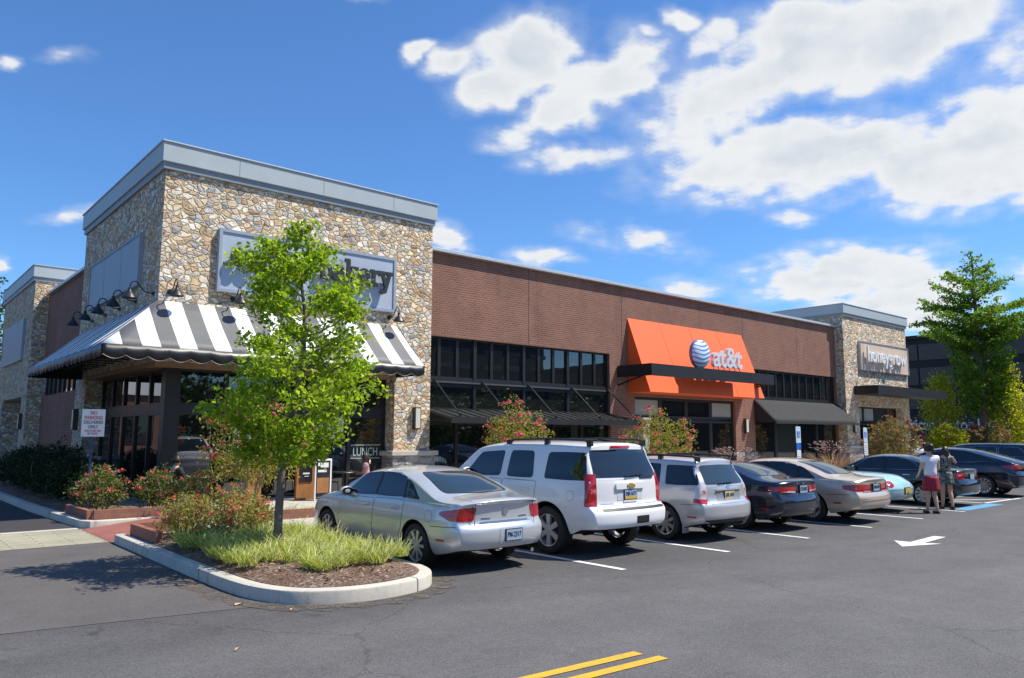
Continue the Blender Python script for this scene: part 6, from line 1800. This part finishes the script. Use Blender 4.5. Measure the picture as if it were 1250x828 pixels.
# red brick building across the driveway, mirrored in the side glass of the bakery
LBD = thing('brick_building', 'long red brick building with a white band across the driveway', 'building', (-20, 42, 0))
q = MB(); q.box(-46, -7, 42, 60, -.1, 4.6); q.build('wall', BRICK, LBD, inv=True)
q = MB(); q.box(-46.1, -6.9, 41.8, 60.1, 4.6, 5.6); q.build('roof_band', WHITE, LBD, inv=True)
q = MB(); q.box(-46, -7, 42, 60, 5.6, 9.5); q.build('upper_wall', BRICK, LBD, inv=True)
for k in range(12):
    q = MB(); q.box(-10.6 - 3.0 * k, -8.6 - 3.0 * k, 41.95, 42.05, 1.0, 3.4); q.build('window', GLASS, LBD, inv=True)
# block of flats beyond the lot, mirrored in the high shop windows
FB = thing('apartment_block', 'tall apartment block with balconies across the car park', 'building', (60, -96, 0))
q = MB(); q.box(56, 104, -118, -96, 0, 34); q.build('wall', plain('apartment_wall', (.075, .07, .066), .8), FB, inv=True)
q = MB(); h = MB()
for fl_ in range(11):
    for b in range(8):
        q.box(57 + b * 6, 61.2 + b * 6, -96, -94.6, 2.6 + fl_ * 2.9, 3.5 + fl_ * 2.9)
        h.box(57.2 + b * 6, 61 + b * 6, -96.05, -95.95, 3.5 + fl_ * 2.9, 5.2 + fl_ * 2.9)
q.build('balconies', plain('pale_balcony', (.22, .22, .21), .7), FB, inv=True)['kind'] = 'stuff'
h.build('windows', BLACK, FB, inv=True)['kind'] = 'stuff'

# ================================================================== patio things
PW = thing('wooden_stand', 'orange brown wooden menu stand with a black board by the bakery door', 'stand', (3.7, -.65, .15))
q = MB(); q.box(3.48, 3.98, -.7, -.6, .15, 2.0); q.build('panel', WOOD, PW, inv=True, bevel=.01)
q = MB(); q.box(3.56, 3.90, -.72, -.702, .6, 1.25); q.build('chalkboard', BLACK, PW, inv=True)
q = MB(); q.box(3.64, 3.82, -.726, -.722, .80, .84); q.box(3.68, 3.80, -.726, -.722, .74, .755); q.build('print', WHITEM, PW, inv=True)
PW2 = thing('wooden_stand', 'plain orange brown wooden panel left of the bakery door', 'stand', (2.35, -.65, .15))
q = MB(); q.box(2.2, 2.56, -.7, -.6, .15, 1.2); q.build('panel', WOOD, PW2, inv=True, bevel=.01)
q = MB(); q.box(2.18, 2.58, -.72, -.58, 1.2, 1.24); q.build('top_rail', WOOD, PW2, inv=True)
AF = thing('sandwich_board', 'white edged sandwich board with a picture beside the wooden stand', 'sign', (4.1, -1.1, .15))
q = MB()
q.box(3.78, 3.81, -1.12, -1.08, .15, 1.2); q.box(4.2, 4.24, -1.12, -1.08, .15, 1.2); q.box(3.81, 4.2, -1.12, -1.08, 1.15, 1.2)
q.build('frame', WHITE, AF, inv=True)
q = MB(); q.box(3.81, 4.2, -1.11, -1.09, .3, 1.15); bo = q.build('board', BLACK, AF, inv=True)
q = MB(); q.box(3.84, 4.17, -1.116, -1.111, .34, .72, 0); q.build('picture', WOOD, bo)
q = MB(); q.box(3.86, 4.15, -1.116, -1.111, .98, 1.10); q.box(3.86, 4.1, -1.116, -1.111, .86, .92); q.build('print', WHITEM, bo)
def bistro_chair(x, y, rz, label):
    t = thing('cafe_chair', label, 'chair', (x, y, .15), rz, 'cafe chairs on the walk')
    q = MB(); q.box(-.2, .2, -.2, .2, .40, .43); q.build('seat', BLACK, t, bevel=.008)
    q = MB(); q.tube([(-.18, -.2, .42), (-.19, -.24, .82), (.19, -.24, .82), (.18, -.2, .42)], .012, 8)
    for k in range(4): q.tube([(-.12 + .08 * k, -.21, .43), (-.12 + .08 * k, -.24, .81)], .007, 6)
    q.build('backrest', BLACK, t)
    for sx in (-1, 1):
        for sy in (-1, 1):
            q = MB(); q.tube([(sx * .18, sy * .18, .41), (sx * .21, sy * .21, 0)], .012, 6); q.build('leg', BLACK, t)
def bistro_table(x, y, label):
    t = thing('cafe_table', label, 'table', (x, y, .15), 0, 'cafe tables on the walk')
    q = MB(); q.lathe([(0, .66), (.36, .66), (.37, .675), (.36, .69), (0, .69)], 24); q.build('tabletop', BLACK, t, smooth=30)
    q = MB(); q.lathe([(0, 0), (.24, .0), (.22, .03), (.035, .06), (.03, .66), (0, .66)], 16); q.build('pedestal', BLACK, t, smooth=40)
bistro_chair(.42, -.95, R_(-70), 'black cafe chair under the man in the dark suit'); bistro_table(1.05, -.75, 'round black cafe table before the man in the suit')
bistro_chair(5.3, -1.0, R_(60), 'black cafe chair under the seated woman'); bistro_table(4.75, -.8, 'round black cafe table beside the seated woman')
bistro_chair(4.45, -.55, R_(-90), 'empty black cafe chair left of the table by the window')
# patio under the steel canopy
for i, x in enumerate((9.6, 11.6, 13.6)):
    bistro_table(x, -.4, 'round black cafe table under the steel canopy, %s' % ['near the stone tower', 'in the middle', 'near the brick pier'][i])
    bistro_chair(x - .6, -.4, R_(-90), 'black cafe chair under the steel canopy, %s' % ['near the stone tower', 'in the middle', 'near the brick pier'][i])
FN = thing('patio_railing', 'black iron railing of the terrace below the steel canopy', 'railing', (12, -1.7, .15))
q = MB()
for z in (.28, 1.02): q.box(8.4, 16.6, -1.72, -1.69, .15 + z, .18 + z)
for k in range(69): q.box(8.4 + k * .12, 8.415 + k * .12, -1.712, -1.697, .43, 1.17)
q.build('railing', BLACK, FN, inv=True)
for k in range(5):
    q = MB(); q.box(8.37 + 2.05 * k, 8.43 + 2.05 * k, -1.735, -1.675, .15, 1.28); q.build('post', BLACK, FN, inv=True)
BN = thing('bench', 'orange brown wooden bench by the far stone tower', 'bench', (37.8, -1.2, .15))
q = MB(); q.box(36.9, 38.6, -1.5, -1.05, .55, .61); q.build('seat', WOOD, BN, inv=True)
q = MB(); q.box(36.9, 38.6, -1.05, -1.0, .7, 1.25); q.build('backrest', WOOD, BN, inv=True)
for x in (37.0, 38.5):
    q = MB(); q.box(x - .04, x + .04, -1.45, -1.05, .15, .55); q.build('leg', WOOD, BN, inv=True)
PL = thing('stone_bollard', 'pale square stone post before the brick pier left of the doors', 'post', (16.9, -.9, .15))
q = MB(); q.box(16.72, 17.1, -1.1, -.72, .15, 2.35); q.build('shaft', plain('pale_stone_post', (.42, .40, .36), .8, bump=.3), PL, inv=True, bevel=.02)
q = MB(); q.box(16.68, 17.14, -1.14, -.68, 2.35, 2.45); q.build('cap', MATS['limestone_cap'], PL, inv=True, bevel=.02)

# ================================================================== people
def skin_chain(verts, edges, name, m, parent, root=0, levels=2):
    """verts: (x, y, z, r) joints; grows one continuous surface along the edges"""
    bm = bmesh.new(); lay = bm.verts.layers.skin.verify(); bv = []
    for i, (x, y, z, r) in enumerate(verts):
        v = bm.verts.new((x, y, z)); rr = r if isinstance(r, tuple) else (r, r)
        v[lay].radius = rr; v[lay].use_root = (i == root); bv.append(v)
    for a, b in edges: bm.edges.new((bv[a], bv[b]))
    me = bpy.data.meshes.new(name); bm.to_mesh(me); bm.free()
    o = bpy.data.objects.new(name, me); COL.objects.link(o)
    o.modifiers.new('k', 'SKIN').use_smooth_shade = True
    s = o.modifiers.new('s', 'SUBSURF'); s.levels = s.render_levels = levels
    dg = bpy.context.evaluated_depsgraph_get()
    m2 = bpy.data.meshes.new_from_object(o.evaluated_get(dg))
    bpy.data.objects.remove(o); bpy.data.meshes.remove(me)
    m2.polygons.foreach_set('use_smooth', [True] * len(m2.polygons)); m2.name = name
    return link_mesh(name, m2, m, parent)
SKINM = [plain('skin_light', (.60, .37, .27), .5, var=.06), plain('skin_tan', (.50, .30, .20), .5, var=.06), plain('skin_deep', (.15, .08, .055), .5, var=.06)]
HAIR = plain('dark_hair', (.018, .011, .008), .45, var=.3, vscale=30, bump=.4, bscale=90)
def body(t, J, skin, lean=0):
    """J: dict of joint positions in metres"""
    V_, E_, ix = [], [], {}
    def a(k, p, r, par=None):
        ix[k] = len(V_); V_.append((*p, r))
        if par is not None: E_.append((ix[par], ix[k]))
    a('pel', J['pel'], (.135, .105)); a('wai', J['wai'], (.115, .09), 'pel'); a('che', J['che'], (.135, .10), 'wai'); a('sho', J['sho'], (.10, .075), 'che'); a('nec', J['nec'], .05, 'sho')
    h = Vector(J['head']); f = Vector(J['face']).normalized(); n = Vector(J['nec'])
    a('jaw', h - Vector((0, 0, .075)) + f * .015, (.062, .068), 'nec'); a('hd', h + Vector((0, 0, .01)), (.078, .092), 'jaw'); a('top', h + Vector((0, 0, .085)), (.055, .065), 'hd')
    for s in 'lr':
        a('s' + s, J['s' + s], .058, 'sho'); a('e' + s, J['e' + s], .040, 's' + s); a('w' + s, J['w' + s], .026, 'e' + s)
        d = (Vector(J['w' + s]) - Vector(J['e' + s])).normalized(); w = Vector(J['w' + s]); sd = d.cross(Vector((0, 1, .2))).normalized()
        a('p' + s, w + d * .06, (.030, .018), 'w' + s)
        for k, (o_, ln) in enumerate([(-.027, .065), (-.009, .082), (.009, .078), (.026, .06)]):
            a('f%d' % k + s, w + d * (.085) + sd * o_, .0105, 'p' + s); a('g%d' % k + s, w + d * (.085 + ln) + sd * o_ * 1.1 + Vector((0, .012, 0)), .0075, 'f%d' % k + s)
        a('t' + s, w + d * .05 - sd * .045, .011, 'p' + s)
        if 'k' + s in J:
            a('h' + s, J['h' + s], .085, 'pel'); a('k' + s, J['k' + s], .058, 'h' + s); a('c' + s, tuple(Vector(J['k' + s]).lerp(Vector(J['a' + s]), .32) + Vector((0, -.015, 0))), .055, 'k' + s); a('a' + s, J['a' + s], .035, 'c' + s)
            fd = Vector(J.get('toe', (0, 1, 0))); a('b' + s, Vector(J['a' + s]) + fd * .09 - Vector((0, 0, .055)), .034, 'a' + s); a('o' + s, Vector(J['a' + s]) + fd * .17 - Vector((0, 0, .062)), .026, 'b' + s)
    o = skin_chain(V_, E_, 'body', skin, t)
    return o, ix
def face_bits(t, J, hairlen, hairm=HAIR, bun=False):
    h = Vector(J['head']); f = Vector(J['face']).normalized(); rt = f.cross(Vector((0, 0, 1))).normalized()
    q = MB(); n = 14
    # hair: a cap over the skull, open at the face, falling to its length
    vs = []; rows = [(0, .125), (.35, .118), (.75, .07), (1.15, .02), (1.5, -.05)] + ([(1.55, -hairlen * .5), (1.35, -hairlen)] if hairlen > .12 else [])
    for (ph, z) in rows:
        r = .099 * math.sin(min(ph + .06, 1.57))
        for k in range(n + 1):
            a = -2.15 + 4.3 * k / n
            d_ = -f * math.cos(a) * (r * 1.08) + rt * math.sin(a) * r
            vs.append(h + d_ - f * .012 + Vector((0, 0, z)) + Vector(rng.normal(size=3)) * .003)
    fs = [(i * (n + 1) + k, i * (n + 1) + k + 1, (i + 1) * (n + 1) + k + 1, (i + 1) * (n + 1) + k) for i in range(len(rows) - 1) for k in range(n)]
    q.add(vs, fs)
    if bun: q.lathe([(.055 * math.sin(math.pi * i / 8), -.055 * math.cos(math.pi * i / 8)) for i in range(9)], 12, tuple(h - f * .09 + Vector((0, 0, .075))))
    ob = q.build('hair', hairm, t, smooth=70); md = ob.modifiers.new('t', 'SOLIDIFY'); md.thickness = .016; md.offset = 1
    q = MB()
    for s in (-1, 1): q.lathe([(.012 * math.sin(math.pi * i / 6), -.009 * math.cos(math.pi * i / 6)) for i in range(7)], 8, tuple(h + f * .087 + rt * s * .032 + Vector((0, 0, .012))))
    q.build('eyes', plain('eye_' + t.name, (.05, .04, .035), .3), t)
    q = MB(); b = h + f * .09
    q.add([b + Vector((0, 0, .015)), b + rt * .014 - Vector((0, 0, .03)), b - rt * .014 - Vector((0, 0, .03)), b + f * .024 - Vector((0, 0, .025))], [(0, 3, 1), (0, 2, 3), (1, 3, 2)])
    q.build('nose', t.children[0].data.materials[0], t)
    q = MB(); b = h + f * .083 - Vector((0, 0, .055)); q.lathe([(.02 * math.sin(math.pi * i / 6), -.007 * math.cos(math.pi * i / 6)) for i in range(7)], 8, tuple(b)); q.build('mouth', plain('lip_' + t.name, (.3, .1, .09), .5), t)
STAND = dict(pel=(0, 0, .90), wai=(0, .005, 1.06), che=(0, .0, 1.22), sho=(0, -.01, 1.36), nec=(0, -.005, 1.44), head=(0, .01, 1.56), face=(0, 1, 0),
    sl=(-.165, -.01, 1.355), el=(-.215, -.03, 1.08), wl=(-.215, .06, .86), sr=(.165, -.01, 1.355), er=(.215, -.03, 1.08), wr=(.21, .06, .86),
    hl=(-.085, 0, .86), kl=(-.09, .02, .47), al=(-.09, -.02, .075), hr=(.085, 0, .86), kr=(.09, .02, .47), ar=(.09, -.02, .075))
def shirt(t, J, m, g=.016, sleeve=.55, low='pel', extra=0.0):
    V_ = [(*J['pel'], (.145 + g, .112 + g)), (*J['wai'], (.118 + g, .092 + g)), (*J['che'], (.137 + g, .102 + g)), (*J['sho'], (.105 + g * .6, .08 + g * .6))]
    V_[0] = (V_[0][0], V_[0][1], V_[0][2] + .02, V_[0][3])
    E_ = [(0, 1), (1, 2), (2, 3)]
    for s in 'lr':
        b = len(V_); p, e, w = Vector(J['s' + s]), Vector(J['e' + s]), Vector(J['w' + s])
        V_.append((*p, .060 + g * .8)); E_.append((3, b))
        if sleeve <= 1: V_.append((*p.lerp(e, sleeve), .050 + g)); E_.append((b, b + 1))
        else:
            V_.append((*e, .044 + g)); V_.append((*e.lerp(w, .9), .032 + g)); E_ += [(b, b + 1), (b + 1, b + 2)]
    return skin_chain(V_, E_, 'shirt', m, t)
def skirt(t, z0, z1, r0, r1, m, name='skirt'):
    q = MB(); vs = []; n = 40; rows = 7
    for j in range(rows + 1):
        f = j / rows
        for k in range(n):
            a = 2 * math.pi * k / n; r = (r0 + (r1 - r0) * f ** .8) * (1 + .05 * f * math.sin(a * 9 + 1) + .03 * f * math.sin(a * 5))
            vs.append((math.cos(a) * r, math.sin(a) * r * .78, z0 + (z1 - z0) * f))
    fs = [(j * n + k, j * n + (k + 1) % n, (j + 1) * n + (k + 1) % n, (j + 1) * n + k) for j in range(rows) for k in range(n)]
    q.add(vs, fs); o = q.build(name, m, t, smooth=70); md = o.modifiers.new('t', 'SOLIDIFY'); md.thickness = .01
    return o
def shoes(t, J, m):
    for s in 'lr':
        a = Vector(J['a' + s]); q = MB()
        q.lathe([(.0, -.13), (.03, -.12), (.042, -.05), (.036, .03), (.04, .08), (.02, .12), (0, .125)], 12, (a.x, a.y + .07, a.z - .045), 'y', sy=1, sx=.75)
        q.box(a.x - .03, a.x + .03, a.y - .06, a.y + .17, a.z - .085, a.z - .068)
        q.build('shoe', m, t, smooth=50)
# woman in a white top and red skirt, seen from behind
P1 = thing('person', 'woman in a white short sleeved top and red skirt with dark hair tied up', 'person', (14.5, -11.75, 0), R_(-38)); P1.scale = (.97, .97, .97)
J = dict(STAND); J['hl'] = (-.085, 0, .86); J['kl'] = (-.08, .05, .47); J['al'] = (-.075, .08, .08); J['ar'] = (.075, -.08, .085); J['kr'] = (.08, .02, .47); J['el'] = (-.225, .01, 1.09); J['wl'] = (-.20, .16, .95); J['er'] = (.225, .01, 1.09); J['wr'] = (.17, .18, .98)
body(P1, J, SKINM[0]); face_bits(P1, J, .06, bun=True)
J1 = dict(J); J1['pel'] = (0, -.01, .84)
shirt(P1, J1, plain('white_cotton', (.74, .74, .80), .8, bump=.4, bscale=14), .035, .5)
skirt(P1, .90, .555, .185, .205, plain('red_cotton', (.30, .018, .035), .8, bump=.3, bscale=12)); shoes(P1, J, BLACK)
# woman in a dark patterned romper, one arm raised
P2 = thing('person', 'woman in a dark patterned romper with long dark hair and a pale handbag', 'person', (15.85, -11.6, 0), R_(-50)); P2.scale = (.94, .94, .94)
J = dict(STAND); J['kl'] = (-.08, .07, .47); J['al'] = (-.08, .13, .09); J['kr'] = (.08, .0, .47); J['ar'] = (.085, -.12, .10); J['er'] = (.30, .08, 1.22); J['wr'] = (.20, .20, 1.42); J['head'] = (.03, .03, 1.55); J['face'] = (.5, 1, 0); J['el'] = (-.225, .0, 1.09); J['wl'] = (-.16, .15, .96)
body(P2, J, SKINM[1]); face_bits(P2, J, .36)
def m_pat(t):
    co = t.n('ShaderNodeTexCoord').outputs['Object']
    v = t.n('ShaderNodeTexVoronoi', {'Vector': co, 'Scale': 26.0}); s_ = t.n('ShaderNodeSeparateColor', {0: v.outputs['Color']})
    bsdf(t, col=t.ramp(s_.outputs[0], [(0, (.03, .035, .035)), (.35, (.10, .12, .11)), (.65, (.24, .23, .18)), (1, (.38, .33, .25))], 'CONSTANT'), rough=.8)
PAT = mat('patterned_cotton', m_pat)
shirt(P2, J, PAT, .018, .2); skirt(P2, 1.0, .66, .15, .205, PAT, 'shorts'); shoes(P2, J, BLACK)
q = MB(); q.box(-.12, .12, -.05, .05, -.16, .0, bev=0); q.xform(Matrix.Translation((-.27, .02, .98)))
HB = q.build('handbag', plain('pale_leather', (.55, .48, .45), .5), None, bevel=.03)
tag(HB, 'pale handbag on the arm of the woman in the romper', 'handbag'); HB.matrix_world = Matrix.Translation((15.85, -11.6, 0)) @ Matrix.Rotation(R_(-50), 4, 'Z') @ Matrix.Diagonal((.94, .94, .94, 1))
q = MB(); q.tube([(-.36, .02, .98), (-.30, .0, 1.2), (-.19, -.01, 1.42), (-.20, .03, 1.2), (-.2, .04, .98)], .008, 6); st = q.build('strap', BLACK, HB)
def seated(label, loc, rz, skin, top_m, low_m, hairlen, sleeves, s=.92, fwd_arm=True, hairm=HAIR):
    P_ = thing('person', label, 'person', loc, rz); P_.scale = (s, s, s)
    J = dict(pel=(0, -.02, .52), wai=(0, -.03, .68), che=(0, -.01, .85), sho=(0, .0, .99), nec=(0, .01, 1.07), head=(0, .04, 1.19), face=(0, 1, -.1),
        sl=(-.17, .0, .985), el=(-.22, .10, .74), wl=(-.12, .30, .76), sr=(.17, .0, .985), er=(.22, .10, .74), wr=(.12, .30, .76),
        hl=(-.09, .05, .52), kl=(-.10, .45, .50), al=(-.10, .46, .085), hr=(.09, .05, .52), kr=(.10, .45, .50), ar=(.10, .46, .085))
    body(P_, J, skin); face_bits(P_, J, hairlen, hairm); shirt(P_, J, top_m, .025, sleeves)
    V_ = [(0, -.02, .52, (.155, .125))]; E_ = []
    for s_ in 'lr':
        b = len(V_); V_ += [(*J['h' + s_], .10), (*J['k' + s_], .075), (*(Vector(J['k' + s_]).lerp(Vector(J['a' + s_]), .85)), .06)]; E_ += [(0, b), (b, b + 1), (b + 1, b + 2)]
    skin_chain(V_, E_, 'trousers', low_m, P_); shoes(P_, J, BLACK)
    return P_
SUIT = plain('navy_suit', (.012, .013, .022), .7)
m_ = seated('man in a dark suit and white collar seated before the bakery corner glass', (.42, -.95, .12), R_(-70), SKINM[1], SUIT, SUIT, .03, 2)
q = MB(); q.lathe([(.072, 1.015), (.066, 1.075), (.058, 1.085), (.06, 1.02)], 16, (0, .012, 0), closed=True); q.build('collar', WHITE, m_)
seated('woman with long dark hair and a pink top seated by the bakery window', (5.3, -1.0, .12), R_(60), SKINM[2], plain('pink_cotton', (.50, .26, .30), .8), SUIT, .34, .5)
seated('person with dark red hair seated on the far bench before the stone tower', (38.2, -1.32, .18), R_(180), SKINM[0], plain('dusky_top', (.25, .08, .08), .8), SUIT, .2, .6, hairm=plain('auburn_hair', (.09, .025, .015), .5))
